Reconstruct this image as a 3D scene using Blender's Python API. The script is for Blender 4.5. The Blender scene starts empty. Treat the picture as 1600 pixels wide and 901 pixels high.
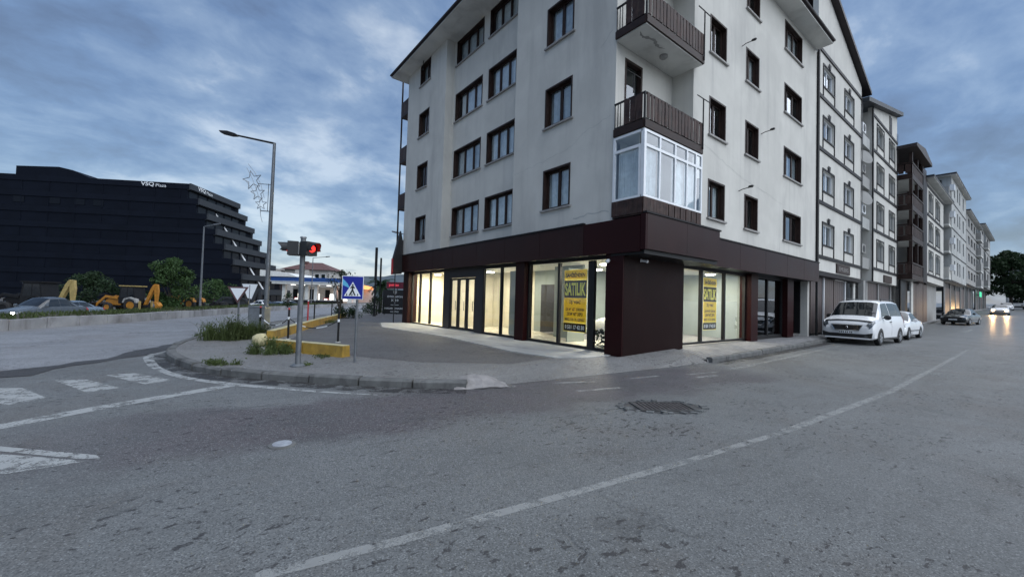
import bpy, bmesh, math, random
import numpy as np
from mathutils import Vector, Matrix
random.seed(7); RNG = np.random.default_rng(11)
rad = math.radians
sc = bpy.context.scene
col = sc.collection

# ------------------------------------------------------------------ camera
YAW, PITCH, ROLL = rad(52.3), rad(1.65), rad(1.7)
fwd = Vector((math.cos(PITCH)*math.cos(YAW), math.cos(PITCH)*math.sin(YAW), math.sin(PITCH)))
rt0 = Vector((math.sin(YAW), -math.cos(YAW), 0))
up0 = rt0.cross(fwd)
rt = rt0*math.cos(ROLL) + up0*math.sin(ROLL)
upv = rt.cross(fwd)
cam = bpy.data.objects.new('camera', bpy.data.cameras.new('camera')); col.objects.link(cam)
M = Matrix.Identity(4)
for i in range(3):
    M[i][0], M[i][1], M[i][2] = rt[i], upv[i], -fwd[i]
M[2][3] = 1.5
cam.matrix_world = M
cam.data.sensor_fit = 'HORIZONTAL'; cam.data.sensor_width = 36.0; cam.data.lens = 36.0*634/1600
cam.data.clip_start = 0.05; cam.data.clip_end = 20000
sc.camera = cam

# ------------------------------------------------------------------ light: overcast dusk
SUN_AZ, SUN_EL = rad(-68), rad(52)        # soft light from behind and to the right of the camera
world = bpy.data.worlds.new('World'); sc.world = world; world.use_nodes = True
wt = world.node_tree; wt.nodes.clear()
def wn(t, **k):
    n = wt.nodes.new(t)
    for a, b in k.items(): setattr(n, a, b)
    return n
def wl(a, b): wt.links.new(a, b)
def wmath(op, a, b=None, clamp=False):
    n = wn('ShaderNodeMath', operation=op, use_clamp=clamp)
    for i, s in enumerate((a, b)):
        if s is None: continue
        if isinstance(s, (int, float)): n.inputs[i].default_value = s
        else: wl(s, n.inputs[i])
    return n.outputs[0]
sky = wn('ShaderNodeTexSky', sky_type='NISHITA', sun_disc=False, sun_elevation=SUN_EL,
         sun_rotation=rad(90)-SUN_AZ, altitude=1000, air_density=1.6, dust_density=1.0, ozone_density=3.0)
tc = wn('ShaderNodeTexCoord'); sep = wn('ShaderNodeSeparateXYZ'); wl(tc.outputs['Generated'], sep.inputs[0])
zc = wmath('ADD', wmath('MAXIMUM', sep.outputs[2], 0.0), 0.30)
px_, py_ = wmath('DIVIDE', sep.outputs[0], zc), wmath('DIVIDE', sep.outputs[1], zc)
cmb = wn('ShaderNodeCombineXYZ'); wl(px_, cmb.inputs[0]); wl(py_, cmb.inputs[1])
def wnoise(scale, detail, rough, dist, off):
    mp = wn('ShaderNodeMapping'); mp.inputs['Location'].default_value = off
    mp.inputs['Rotation'].default_value = (0, 0, rad(-20)); mp.inputs['Scale'].default_value = (1.0, 1.2, 1)
    wl(cmb.outputs[0], mp.inputs[0])
    n = wn('ShaderNodeTexNoise'); n.inputs['Scale'].default_value = scale; n.inputs['Detail'].default_value = detail
    n.inputs['Roughness'].default_value = rough; n.inputs['Distortion'].default_value = dist
    wl(mp.outputs[0], n.inputs['Vector']); return n.outputs[0]
n_big = wnoise(1.0, 3, 0.5, 0.3, (7.3, 2.9, 0)); n_mid = wnoise(2.6, 7, 0.55, 0.35, (4.4, 1.2, 0)); n_fine = wnoise(8.0, 6, 0.6, 0.3, (8, 2, 0))
mass = wmath('ADD', wmath('ADD', wmath('MULTIPLY', n_big, 0.40), wmath('MULTIPLY', n_mid, 0.42)), wmath('MULTIPLY', n_fine, 0.18))
# dusk glow still left low in the north-west, along the main road
gd = wn('ShaderNodeVectorMath', operation='DOT_PRODUCT'); wl(tc.outputs['Generated'], gd.inputs[0]); gd.inputs[1].default_value = (math.cos(rad(74)), math.sin(rad(74)), 0.0)
glow = wmath('POWER', wmath('MAXIMUM', gd.outputs['Value'], 0.0), 6.0)
bright = wmath('ADD', wmath('ADD', wmath('MULTIPLY', wmath('SUBTRACT', mass, 0.5), 1.45), 0.50), wmath('MULTIPLY', glow, 0.155))
rp = wn('ShaderNodeValToRGB'); wl(bright, rp.inputs[0])
els = rp.color_ramp.elements
SKY = [(0.33, (0.082, 0.116, 0.200)), (0.43, (0.118, 0.172, 0.300)), (0.51, (0.160, 0.252, 0.440)), (0.60, (0.27, 0.375, 0.555)), (0.72, (0.60, 0.69, 0.81))]
els[0].position, els[0].color = SKY[0][0], SKY[0][1]+(1,)
els[1].position, els[1].color = SKY[-1][0], SKY[-1][1]+(1,)
for p, c in SKY[1:-1]:
    e = els.new(p); e.color = c+(1,)
# clear blue showing between clouds comes from the Sky Texture
mixs = wn('ShaderNodeMix', data_type='RGBA'); mixs.inputs[0].default_value = 0.80
sk = wn('ShaderNodeVectorMath', operation='SCALE'); wl(sky.outputs[0], sk.inputs[0]); sk.inputs[3].default_value = 1.1
sc10 = wn('ShaderNodeVectorMath', operation='SCALE'); wl(rp.outputs[0], sc10.inputs[0]); sc10.inputs[3].default_value = 4.9
wl(sk.outputs[0], mixs.inputs[6]); wl(sc10.outputs[0], mixs.inputs[7])
bg = wn('ShaderNodeBackground'); bg.inputs[1].default_value = 0.080
wl(mixs.outputs[2], bg.inputs[0]); wo = wn('ShaderNodeOutputWorld'); wl(bg.outputs[0], wo.inputs[0])

sun = bpy.data.objects.new('sun', bpy.data.lights.new('sun', 'SUN')); col.objects.link(sun)
sun.data.energy = 1.5; sun.data.angle = rad(100); sun.data.color = (0.95, 0.975, 1.0)
sd = Vector((math.cos(SUN_EL)*math.cos(SUN_AZ), math.cos(SUN_EL)*math.sin(SUN_AZ), math.sin(SUN_EL)))
sun.rotation_euler = (-sd).to_track_quat('-Z', 'Y').to_euler()
sun.location = (0, -20, 40)
vs = sc.view_settings
vs.view_transform = 'Standard'; vs.look = 'None'; vs.gamma = 1.0; vs.use_curve_mapping = False
vs.exposure = 1.25
sc.cycles.use_denoising = True
sc.cycles.max_bounces = 8; sc.cycles.transparent_max_bounces = 16; sc.cycles.sample_clamp_indirect = 4.0

# ------------------------------------------------------------------ helpers
W = {}                                   # world origin of every object built
def V(d, l, z=0.0):                      # ground point d metres ahead of the camera's heading, l metres to its right
    return Vector((d*math.cos(YAW)+l*math.sin(YAW), d*math.sin(YAW)-l*math.cos(YAW), z))
def hroad(x): return 0.00025*max(0.0, min(x, 95.0)-8.0)**2+0.022*max(0.0, x-95.0)
class Fr:                                # a local frame: a along, b up, c out
    def __init__(s, o, a, b, c): s.o, s.a, s.b, s.c = Vector(o), Vector(a), Vector(b), Vector(c)
    def __call__(s, a, b, c): return s.o + s.a*a + s.b*b + s.c*c
WORLD = Fr((0, 0, 0), (1, 0, 0), (0, 1, 0), (0, 0, 1))
XYZ = lambda a, b, c: Vector((a, b, c))
class MB:
    def __init__(s): s.v, s.f = [], []
    def add(s, pts, faces):
        n = len(s.v); s.v += [tuple(p) for p in pts]; s.f += [tuple(i+n for i in f) for f in faces]; return s
    def box(s, a0, a1, b0, b1, c0, c1, F=WORLD):
        p = [F(a, b, c) for c in (c0, c1) for b in (b0, b1) for a in (a0, a1)]
        return s.add(p, [(0, 2, 3, 1), (4, 5, 7, 6), (0, 1, 5, 4), (2, 6, 7, 3), (0, 4, 6, 2), (1, 3, 7, 5)])
    def poly(s, pts): return s.add(pts, [tuple(range(len(pts)))])
    def prism(s, ab, c0, c1, F=WORLD):
        n = len(ab)
        p = [F(a, b, c0) for a, b in ab]+[F(a, b, c1) for a, b in ab]
        return s.add(p, [tuple(range(n))[::-1], tuple(range(n, 2*n))]+[(i, (i+1) % n, n+(i+1) % n, n+i) for i in range(n)])
    def tube(s, p, q, r0, r1=None, n=8):
        p, q = Vector(p), Vector(q); r1 = r0 if r1 is None else r1
        d = (q-p).normalized(); u = d.orthogonal().normalized(); w = d.cross(u)
        ring = lambda c, r: [c+(u*math.cos(2*math.pi*i/n)+w*math.sin(2*math.pi*i/n))*r for i in range(n)]
        return s.add(ring(p, r0)+ring(q, r1), [(i, (i+1) % n, n+(i+1) % n, n+i) for i in range(n)]+[tuple(range(n))[::-1], tuple(range(n, 2*n))])
    def path(s, pts, r, n=6):
        for p, q in zip(pts[:-1], pts[1:]): s.tube(p, q, r, None, n)
        return s
    def lathe(s, o, axis, prof, n=16, caps=True):   # prof: (dist along axis, radius)
        o, d = Vector(o), Vector(axis).normalized(); u = d.orthogonal().normalized(); w = d.cross(u)
        pts = [o+d*h+(u*math.cos(2*math.pi*i/n)+w*math.sin(2*math.pi*i/n))*r for h, r in prof for i in range(n)]
        fs = [(k*n+i, k*n+(i+1) % n, (k+1)*n+(i+1) % n, (k+1)*n+i) for k in range(len(prof)-1) for i in range(n)]
        if caps: fs += [tuple(range(n))[::-1], tuple(range((len(prof)-1)*n, len(prof)*n))]
        return s.add(pts, fs)
    def build(s, name, mat, parent=None, smooth=None, origin=None, recalc=True):
        P = np.array(s.v, float)
        if origin is None:
            lo, hi = P.min(0), P.max(0); origin = Vector(((lo[0]+hi[0])/2, (lo[1]+hi[1])/2, lo[2]))
        me = bpy.data.meshes.new(name); me.from_pydata([tuple(p) for p in P-np.array(origin)], [], s.f)
        if recalc:
            bm = bmesh.new(); bm.from_mesh(me); bmesh.ops.recalc_face_normals(bm, faces=bm.faces); bm.to_mesh(me); bm.free()
        if smooth is not None:
            me.polygons.foreach_set('use_smooth', [True]*len(me.polygons)); me.set_sharp_from_angle(angle=rad(smooth))
        me.materials.append(MT[mat] if isinstance(mat, str) else mat)
        return link(name, me, parent, origin)
def link(name, me, parent=None, origin=(0, 0, 0)):
    o = bpy.data.objects.new(name, me); col.objects.link(o)
    W[o.name] = Vector(origin)
    if parent is not None:
        o.parent = parent; o.location = Vector(origin)-W[parent.name]
    else: o.location = origin
    return o
def tag(o, label, cat, group=None, kind=None):
    o['label'] = label
    if cat: o['category'] = cat
    if group: o['group'] = group
    if kind: o['kind'] = kind
    return o
def thing(name, label, cat, loc=(0, 0, 0), group=None):
    o = bpy.data.objects.new(name, None); col.objects.link(o); o.location = loc; o.empty_display_size = 0.3
    W[o.name] = Vector(loc); return tag(o, label, cat, group)
def structure(o, label=None):
    o['kind'] = 'structure'
    if label: o['label'] = label
    return o
def copy_tree(o, parent=None):
    c = o.copy(); col.objects.link(c); c.parent = parent; W[c.name] = W[o.name].copy()
    for ch in o.children: copy_tree(ch, c)
    return c
def place(o, loc, rz=0.0): o.location = loc; o.rotation_euler = (0, 0, rz); return o
def simple(name, mat, parent, *boxes, F=WORLD, **k):
    m = MB()
    for b in boxes: m.box(*b, F=F)
    return m.build(name, mat, parent, **k)
def text(name, s, mat, parent, o, a, b, h, width=None, bold=0.0, depth=0.004, align='CENTER'):
    cu = bpy.data.curves.new('tmp', 'FONT'); cu.body = s; cu.size = 1.0; cu.align_x = align; cu.align_y = 'CENTER'; cu.offset = bold; cu.resolution_u = 3
    ob = bpy.data.objects.new('tmp', cu); col.objects.link(ob)
    bpy.context.view_layer.update()
    me = bpy.data.meshes.new_from_object(ob.evaluated_get(bpy.context.evaluated_depsgraph_get()))
    bpy.data.objects.remove(ob)
    n = len(me.vertices); P = np.empty(n*3); me.vertices.foreach_get('co', P); P = P.reshape(-1, 3)
    if n == 0: return None
    lo, hi = P.min(0), P.max(0)
    P[:, 1] = (P[:, 1]-(lo[1]+hi[1])/2)/(hi[1]-lo[1])*h
    sx = (width/(hi[0]-lo[0])) if width else h/(hi[1]-lo[1])
    P[:, 0] = (P[:, 0]-(lo[0]+hi[0])/2)*sx
    a, b = Vector(a), Vector(b); A = np.array(a); B = np.array(b)
    Q = np.outer(P[:, 0], A)+np.outer(P[:, 1], B)
    me.vertices.foreach_set('co', Q.ravel()); me.materials.clear(); me.materials.append(MT[mat]); me.update(); me.name = name
    return link(name, me, parent, o)

# ------------------------------------------------------------------ materials
MT = {}
def nt_new(name):
    m = bpy.data.materials.new(name); m.use_nodes = True; t = m.node_tree; t.nodes.clear(); MT[name] = m
    out = t.nodes.new('ShaderNodeOutputMaterial'); return m, t, out
class NT:
    def __init__(s, t): s.t = t
    def n(s, ty, ins=None, **k):
        x = s.t.nodes.new(ty)
        for a, b in k.items(): setattr(x, a, b)
        for a, b in (ins or {}).items(): s.set(x.inputs[a], b)
        return x
    def set(s, sock, v):
        if isinstance(v, bpy.types.NodeSocket): s.t.links.new(v, sock)
        else:
            if isinstance(v, tuple) and len(v) == 3 and sock.type == 'RGBA': v = v+(1,)
            sock.default_value = v
    def math(s, op, a, b=0.0, clamp=False):
        x = s.n('ShaderNodeMath', operation=op, use_clamp=clamp); s.set(x.inputs[0], a); s.set(x.inputs[1], b); return x.outputs[0]
    def noise(s, vec, scale, detail=4, rough=0.55, dist=0.0):
        return s.n('ShaderNodeTexNoise', {'Vector': vec, 'Scale': scale, 'Detail': detail, 'Roughness': rough, 'Distortion': dist}).outputs[0]
    def step(s, v, lo, hi):
        x = s.n('ShaderNodeMapRange', interpolation_type='SMOOTHSTEP'); s.set(x.inputs[0], v); s.set(x.inputs[1], lo); s.set(x.inputs[2], hi); return x.outputs[0]
    def mix(s, f, a, b):
        x = s.n('ShaderNodeMix', data_type='RGBA'); s.set(x.inputs[0], f); s.set(x.inputs[6], a); s.set(x.inputs[7], b); return x.outputs[2]
    def mapped(s, vec, scale, rot=0.0):
        return s.n('ShaderNodeMapping', {'Vector': vec, 'Scale': scale, 'Rotation': (0, 0, rot)}).outputs[0]
    def bump(s, h, strength, dist=0.02, normal=None):
        x = s.n('ShaderNodeBump', {'Height': h, 'Strength': strength, 'Distance': dist})
        if normal is not None: s.set(x.inputs['Normal'], normal)
        return x.outputs[0]
def mat(name, c, rough=0.6, metal=0.0, var=0.12, vs_=3.0, bump=0.0, bs=40.0, spec=0.5, dirt=None, coat=0.0, emit=None, es=0.0, aniso=(1, 1, 1)):
    m, t, out = nt_new(name); N = NT(t)
    pos = N.n('ShaderNodeNewGeometry').outputs['Position'] if aniso == (1, 1, 1) else N.mapped(N.n('ShaderNodeNewGeometry').outputs['Position'], aniso)
    v = N.noise(pos, vs_, 6, 0.6)
    cc = N.mix(N.step(v, 0.25, 0.75), tuple(x*(1-var) for x in c), tuple(min(1, x*(1+var)) for x in c))
    if dirt:
        dcol, amt, dsc = dirt
        d = N.step(N.noise(N.mapped(pos, (1, 1, 0.35)), dsc, 8, 0.65, 0.6), 0.48, 0.75)
        cc = N.mix(N.math('MULTIPLY', d, amt), cc, dcol)
        if name.startswith('plaster'):
            st = N.step(N.noise(N.mapped(pos, (2.6, 2.6, 0.13)), 1.0, 6, 0.65), 0.5, 0.78); cc = N.mix(N.math('MULTIPLY', st, 0.5), cc, dcol)
            bl = N.step(N.noise(pos, 0.33, 4, 0.6, 0.4), 0.5, 0.56); cc = N.mix(N.math('MULTIPLY', bl, 0.22), cc, tuple(x*.8 for x in c))
    b = N.n('ShaderNodeBsdfPrincipled', {'Base Color': cc, 'Roughness': rough, 'Metallic': metal, 'Specular IOR Level': spec, 'Coat Weight': coat, 'Coat Roughness': 0.05})
    rv = N.math('ADD', N.math('MULTIPLY', v, 0.2), rough-0.1, True); N.set(b.inputs['Roughness'], rv)
    if bump: N.set(b.inputs['Normal'], N.bump(N.noise(pos, bs, 5, 0.6), bump, 0.01))
    if emit: N.set(b.inputs['Emission Color'], emit); N.set(b.inputs['Emission Strength'], es)
    t.links.new(b.outputs[0], out.inputs[0]); return m
def glassmat(name, tint=(0.86, 0.9, 0.9), rough=0.02, refl=1.0):
    m, t, out = nt_new(name); N = NT(t)
    pos = N.n('ShaderNodeNewGeometry').outputs['Position']
    nb = N.bump(N.noise(pos, 1.3, 2), 0.05, 0.05)
    fr = N.n('ShaderNodeFresnel', {'IOR': 1.52, 'Normal': nb}).outputs[0]
    tr = N.n('ShaderNodeBsdfTransparent', {'Color': tint}); gl = N.n('ShaderNodeBsdfGlossy', {'Color': (0.95, 0.97, 1.0), 'Roughness': rough, 'Normal': nb})
    mx = N.n('ShaderNodeMixShader'); front = N.math('SUBTRACT', 1.0, N.n('ShaderNodeNewGeometry').outputs['Backfacing']); N.set(mx.inputs[0], N.math('MULTIPLY', front, N.math('ADD', N.math('MULTIPLY', fr, 1.25*refl), 0.03), True))
    t.links.new(tr.outputs[0], mx.inputs[1]); t.links.new(gl.outputs[0], mx.inputs[2]); t.links.new(mx.outputs[0], out.inputs[0]); return m
def emitmat(name, c, s):
    m, t, out = nt_new(name); N = NT(t)
    e = N.n('ShaderNodeEmission', {'Color': c, 'Strength': s}); t.links.new(e.outputs[0], out.inputs[0]); return m
def leafmat(name, c, var=0.35):
    m, t, out = nt_new(name); N = NT(t)
    pos = N.n('ShaderNodeNewGeometry').outputs['Position']
    cc = N.mix(N.step(N.noise(pos, 1.7, 5, 0.6), 0.3, 0.7), tuple(x*(1-var) for x in c), tuple(x*(1+var) for x in c))
    d = N.n('ShaderNodeBsdfPrincipled', {'Base Color': cc, 'Roughness': 0.6, 'Specular IOR Level': 0.25})
    tl = N.n('ShaderNodeBsdfTranslucent', {'Color': cc}); mx = N.n('ShaderNodeMixShader', {0: 0.3})
    t.links.new(d.outputs[0], mx.inputs[1]); t.links.new(tl.outputs[0], mx.inputs[2]); t.links.new(mx.outputs[0], out.inputs[0]); return m

def asphalt(name, base, dark, coarse=1.0, wet=0.0, patch=True):
    m, t, out = nt_new(name); N = NT(t)
    pos = N.n('ShaderNodeNewGeometry').outputs['Position']
    big = N.noise(pos, 0.23, 5, 0.6, 0.6); mid = N.noise(pos, 1.4, 7, 0.65, 0.4); streak = N.noise(N.mapped(pos, (0.10, 1.3, 1), rad(-2)), 1.0, 5, 0.6, 0.3)
    c = N.mix(N.step(big, 0.3, 0.7), tuple(x*0.86 for x in base), tuple(x*1.12 for x in base))
    c = N.mix(N.math('MULTIPLY', N.step(mid, 0.42, 0.8), 0.55), c, tuple(x*0.62 for x in base))
    c = N.mix(N.math('MULTIPLY', N.step(streak, 0.45, 0.72), 0.55), c, tuple(x*1.25 for x in base))
    c = N.mix(N.math('MULTIPLY', N.step(N.noise(pos, 0.55, 8, 0.68, 0.8), 0.47, 0.66), 0.5), c, (base[0]*.72, base[1]*.62, base[2]*.56))
    if patch:                                # reddish-dark resurfaced strip along the junction
        sp = N.n('ShaderNodeSeparateXYZ', {0: pos})
        yy = N.math('ADD', N.math('ADD', sp.outputs[1], N.math('MULTIPLY', sp.outputs[0], 0.13)), N.math('MULTIPLY', N.noise(pos, 0.9, 6, 0.65), 1.6))
        band = N.math('MULTIPLY', N.step(yy, 5.1, 5.7), N.math('SUBTRACT', 1.0, N.step(yy, 7.0, 7.5)))
        band = N.math('MULTIPLY', band, N.math('MULTIPLY', N.step(sp.outputs[0], -2.5, 0.5), N.math('SUBTRACT', 1.0, N.step(sp.outputs[0], 9.0, 11.0))))
        c = N.mix(N.math('MULTIPLY', band, 0.82), c, N.mix(N.step(mid, .3, .7), tuple(x*.8 for x in dark), (dark[0]*1.35, dark[1]*1.25, dark[2]*1.28)))
    # stone chips, single light and dark ones
    vo = N.n('ShaderNodeTexVoronoi', {'Vector': pos, 'Scale': 75.0/coarse}); chip = vo.outputs['Color']
    sepc = N.n('ShaderNodeSeparateColor', {0: chip})
    c = N.mix(N.math('MULTIPLY', N.step(sepc.outputs[0], 0.78, 0.95), 0.5), c, tuple(min(1, x*2.1) for x in base))
    c = N.mix(N.math('MULTIPLY', N.step(sepc.outputs[1], 0.62, 0.85), 0.7), c, tuple(x*0.38 for x in base))
    fine = N.noise(pos, 38.0/coarse, 4, 0.7)
    c = N.mix(N.math('MULTIPLY', N.step(fine, 0.5, 0.72), 0.45), c, tuple(x*0.5 for x in base))
    # cracks, oil and tar marks with ragged outlines
    wpos = N.n('ShaderNodeVectorMath', {0: pos, 1: N.n('ShaderNodeVectorMath', {0: N.n('ShaderNodeTexNoise', {'Vector': pos, 'Scale': 1.1, 'Detail': 5.0}).outputs[1], 3: 1.3}, operation='SCALE').outputs[0]}, operation='ADD').outputs[0]
    ve = N.n('ShaderNodeTexVoronoi', {'Vector': wpos, 'Scale': 0.42}, feature='DISTANCE_TO_EDGE').outputs['Distance']
    crack = N.math('MULTIPLY', N.math('SUBTRACT', 1.0, N.step(ve, 0.003, 0.016)), N.step(N.noise(pos, 0.45, 3), 0.50, 0.62))
    spots = N.step(N.math('ADD', N.noise(N.mapped(pos, (0.75, 1.25, 1)), 11.0, 9, 0.66, 0.3), N.math('MULTIPLY', N.noise(pos, 0.5, 3, 0.6), 0.35)), 0.765, 0.81)
    spots2 = N.step(N.noise(N.mapped(pos, (0.32, 1.5, 1), rad(-12)), 3.4, 10, 0.74, 0.6), 0.56, 0.68)
    marks = N.math('MAXIMUM', N.math('MULTIPLY', crack, 0.22), N.math('MAXIMUM', N.math('MULTIPLY', spots, 0.75), N.math('MULTIPLY', spots2, 0.32)))
    c = N.mix(marks, c, tuple(x*0.28 for x in dark))
    h = N.math('ADD', N.math('ADD', fine, N.math('MULTIPLY', sepc.outputs[2], 0.5)), N.math('MULTIPLY', mid, 0.8))
    h = N.math('SUBTRACT', h, N.math('MULTIPLY', crack, 1.2))
    b = N.n('ShaderNodeBsdfPrincipled', {'Base Color': c, 'Specular IOR Level': 0.5, 'Normal': N.bump(h, 0.55, 0.012)})
    r = N.math('ADD', N.math('MULTIPLY', mid, 0.25), 0.56-wet, True)
    if wet == 0:                             # the street ahead is still damp
        sp2 = N.n('ShaderNodeSeparateXYZ', {0: pos}); damp = N.step(sp2.outputs[0], 12, 45)
        r = N.math('SUBTRACT', r, N.math('MULTIPLY', damp, 0.33))
    N.set(b.inputs['Roughness'], r)
    t.links.new(b.outputs[0], out.inputs[0]); return m
def paintmat(name, c=(0.62, 0.64, 0.62), wear=0.5, sc_=5.0, op=1.0):
    m, t, out = nt_new(name); N = NT(t)
    pos = N.n('ShaderNodeNewGeometry').outputs['Position']
    w = N.math('ADD', N.math('MULTIPLY', N.noise(pos, sc_, 9, 0.72, 0.3), 0.7), N.math('MULTIPLY', N.noise(pos, 60, 3, 0.6), 0.3))
    a = N.step(w, wear-0.05, wear+0.06)
    b = N.n('ShaderNodeBsdfPrincipled', {'Base Color': N.mix(N.noise(pos, 12, 5), tuple(x*0.72 for x in c), c), 'Roughness': 0.6})
    a = N.math('MULTIPLY', a, op); tr = N.n('ShaderNodeBsdfTransparent'); mx = N.n('ShaderNodeMixShader'); N.set(mx.inputs[0], a)
    t.links.new(b.outputs[0], mx.inputs[2]); t.links.new(tr.outputs[0], mx.inputs[1]); t.links.new(mx.outputs[0], out.inputs[0]); return m

asphalt('asphalt', (0.136, 0.1425, 0.143), (0.058, 0.050, 0.055), coarse=.62)
asphalt('asphalt_main', (0.225, 0.23, 0.24), (0.09, 0.09, 0.095), coarse=0.7, wet=0.1, patch=False)
asphalt('forecourt_asphalt', (0.105, 0.103, 0.103), (0.06, 0.058, 0.06), coarse=1.1, patch=False, wet=0.001)
asphalt('concrete', (0.185, 0.184, 0.18), (0.075, 0.07, 0.068), coarse=.7, wet=.001, patch=False)
mat('apron_concrete', (0.34, 0.34, 0.325), 0.75, var=0.2, vs_=1.5, bump=0.35, bs=18, dirt=((0.13, 0.13, 0.13), 0.6, 1.3), aniso=(1, 0.6, 1))
mat('kerb_stone', (0.11, 0.112, 0.11), 0.85, var=0.3, vs_=4, bump=0.6, bs=20, dirt=((0.04, 0.04, 0.04), 0.85, 3.0))
mat('median_stone', (0.30, 0.30, 0.305), 0.85, var=0.25, vs_=1.1, bump=0.4, bs=20, dirt=((0.10, 0.09, 0.09), 0.8, 1.4))
mat('rough_mortar', (0.22, 0.21, 0.205), 0.9, var=0.2, vs_=6, bump=0.9, bs=22)
mat('soil', (0.055, 0.05, 0.035), 0.95, var=0.4, vs_=2, bump=0.8, bs=12)
mat('yard_ground', (0.075, 0.075, 0.075), 0.9, var=0.4, vs_=0.3, bump=0.4, bs=6)
paintmat("gutter_dirt", (.035, .033, .032), wear=.49, sc_=2.5, op=.85); paintmat('worn_paint', (.42, .43, .42), wear=0.465, op=.52); paintmat('very_worn_paint', (.42, .43, .42), wear=0.46, op=.5); paintmat('fresh_paint', (0.40, 0.415, 0.41), 0.455, op=.85)
mat('plaster', (0.56, 0.55, 0.51), 0.88, var=0.08, vs_=0.7, bump=0.35, bs=7, dirt=((0.36, 0.355, 0.34), 0.6, 0.5))
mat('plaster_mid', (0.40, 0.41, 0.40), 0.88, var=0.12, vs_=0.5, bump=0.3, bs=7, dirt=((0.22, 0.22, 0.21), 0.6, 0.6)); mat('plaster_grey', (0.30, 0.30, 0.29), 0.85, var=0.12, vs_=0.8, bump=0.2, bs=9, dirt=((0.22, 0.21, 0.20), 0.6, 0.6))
mat('soffit', (0.60, 0.60, 0.57), 0.85, var=0.1, vs_=1.2, dirt=((0.33, 0.32, 0.30), 0.5, 0.9))
mat('brown_wood', (0.026, 0.014, 0.011), 0.55, var=0.35, vs_=9, bump=0.15, bs=30, spec=.25)
mat('board_wood', (0.042, 0.024, 0.020), 0.6, var=0.5, vs_=6, bump=0.25, bs=40, spec=.25, dirt=((0.12, 0.095, 0.085), 0.5, 5))
mat('dark_trim', (0.012, 0.010, 0.011), 0.55, var=0.2, spec=.2)
mat('clad_brown', (0.026, 0.0095, 0.0085), 0.34, var=0.12, vs_=0.8, spec=0.13, dirt=((0.028, 0.019, 0.018), 0.5, 0.9))
mat('clad_pillar_shade', (0.014, 0.006, 0.0058), 0.45, var=0.15, vs_=0.9, spec=0.07, dirt=((0.024, 0.016, 0.015), 0.5, 1.2)); mat('clad_red', (0.022, 0.005, 0.0055), 0.38, var=0.1, vs_=1.0, spec=.1)  # pillar cladding is a darker copy, overhang shade put into its colour
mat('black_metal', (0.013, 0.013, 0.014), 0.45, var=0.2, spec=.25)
mat('door_metal', (0.026, 0.026, 0.028), 0.45, var=0.15, spec=.25)
mat('grey_metal', (0.22, 0.235, 0.25), 0.45, metal=0.6, var=0.15, vs_=5)
mat('galv', (0.15, 0.162, 0.175), 0.5, metal=0.5, var=0.2, vs_=8, dirt=((0.12, 0.11, 0.10), 0.5, 3))
mat('white_frame', (0.74, 0.76, 0.78), 0.35, var=0.05)
mat('curtain', (0.66, 0.68, 0.68), 0.85, var=0.15, vs_=5)
mat('curtain_grey', (0.46, 0.50, 0.52), 0.85, var=0.2, vs_=5)
mat('shutter', (0.075, 0.055, 0.052), 0.55, var=0.12, vs_=2, bump=0.1, bs=30)
mat('roof_dark', (0.022, 0.016, 0.018), 0.6, var=0.3, vs_=3)
mat('roof_red', (0.11, 0.055, 0.05), 0.75, var=0.25, vs_=2)
mat('stone_sill', (0.26, 0.25, 0.24), 0.6, var=0.2, vs_=6)
mat('shop_wall', (0.66, 0.63, 0.52), 0.8, var=0.08, vs_=1.2, dirt=((.42, .39, .3), .5, .8)); mat('shop_wall_grey', (0.23, 0.27, 0.26), 0.7, var=0.10, vs_=.8)
mat('shop_floor', (0.62, 0.58, 0.48), 0.25, var=0.06); mat('shop_ceiling', (0.74, 0.74, 0.70), 0.8, var=0.03)
mat('cardboard', (0.40, 0.27, 0.16), 0.8, var=0.15)
def clothmat(name, c, f):
    m, t, out = nt_new(name); N = NT(t); d = N.n('ShaderNodeBsdfDiffuse', {'Color': c}); tl = N.n('ShaderNodeBsdfTranslucent', {'Color': c}); mx = N.n('ShaderNodeMixShader', {0: f})
    t.links.new(d.outputs[0], mx.inputs[1]); t.links.new(tl.outputs[0], mx.inputs[2]); t.links.new(mx.outputs[0], out.inputs[0])
clothmat('banner_yellow', (0.92, 0.78, 0.05), .5); mat('banner_black', (0.006, 0.006, 0.006), 0.7, spec=.1); mat('banner_print', (.95, .85, .10), .6, var=.03); clothmat('banner_cream', (0.85, 0.76, 0.25), .55)
mat('yellow_paint', (0.34, 0.21, 0.03), 0.65, var=0.25, vs_=5, bump=0.2, bs=30, dirt=((0.12, 0.085, 0.035), 0.85, 2.5))
mat('cream_paint', (0.50, 0.45, 0.26), 0.65, var=0.2, vs_=5, dirt=((0.22, 0.19, 0.11), 0.6, 3.0))
mat('sign_blue', (0.008, 0.018, 0.25), 0.35, var=0.05); mat('sign_white', (0.75, 0.78, 0.80), 0.4, var=0.04); mat('sign_black', (0.012, 0.012, 0.014), 0.5); mat('sign_red', (0.45, 0.03, 0.04), 0.4)
mat('sign_light_blue', (0.10, 0.40, 0.62), 0.4)
mat('plaza_black', (0.004, 0.006, 0.012), 0.6, var=0.2, vs_=0.3, spec=.12); mat('plaza_band', (0.0048, 0.007, 0.0135), 0.6, var=0.2, vs_=0.4, spec=.12)
mat('plaza_parapet', (0.024, 0.028, 0.034), 0.6, var=0.15, vs_=0.5); mat('plaza_glass', (0.003, 0.004, 0.008), 0.3, spec=.25)
mat('tyre', (0.018, 0.018, 0.019), 0.8); mat('rim', (0.42, 0.44, 0.46), 0.35, metal=0.7); mat('black_plastic', (0.016, 0.017, 0.018), 0.5)
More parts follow.
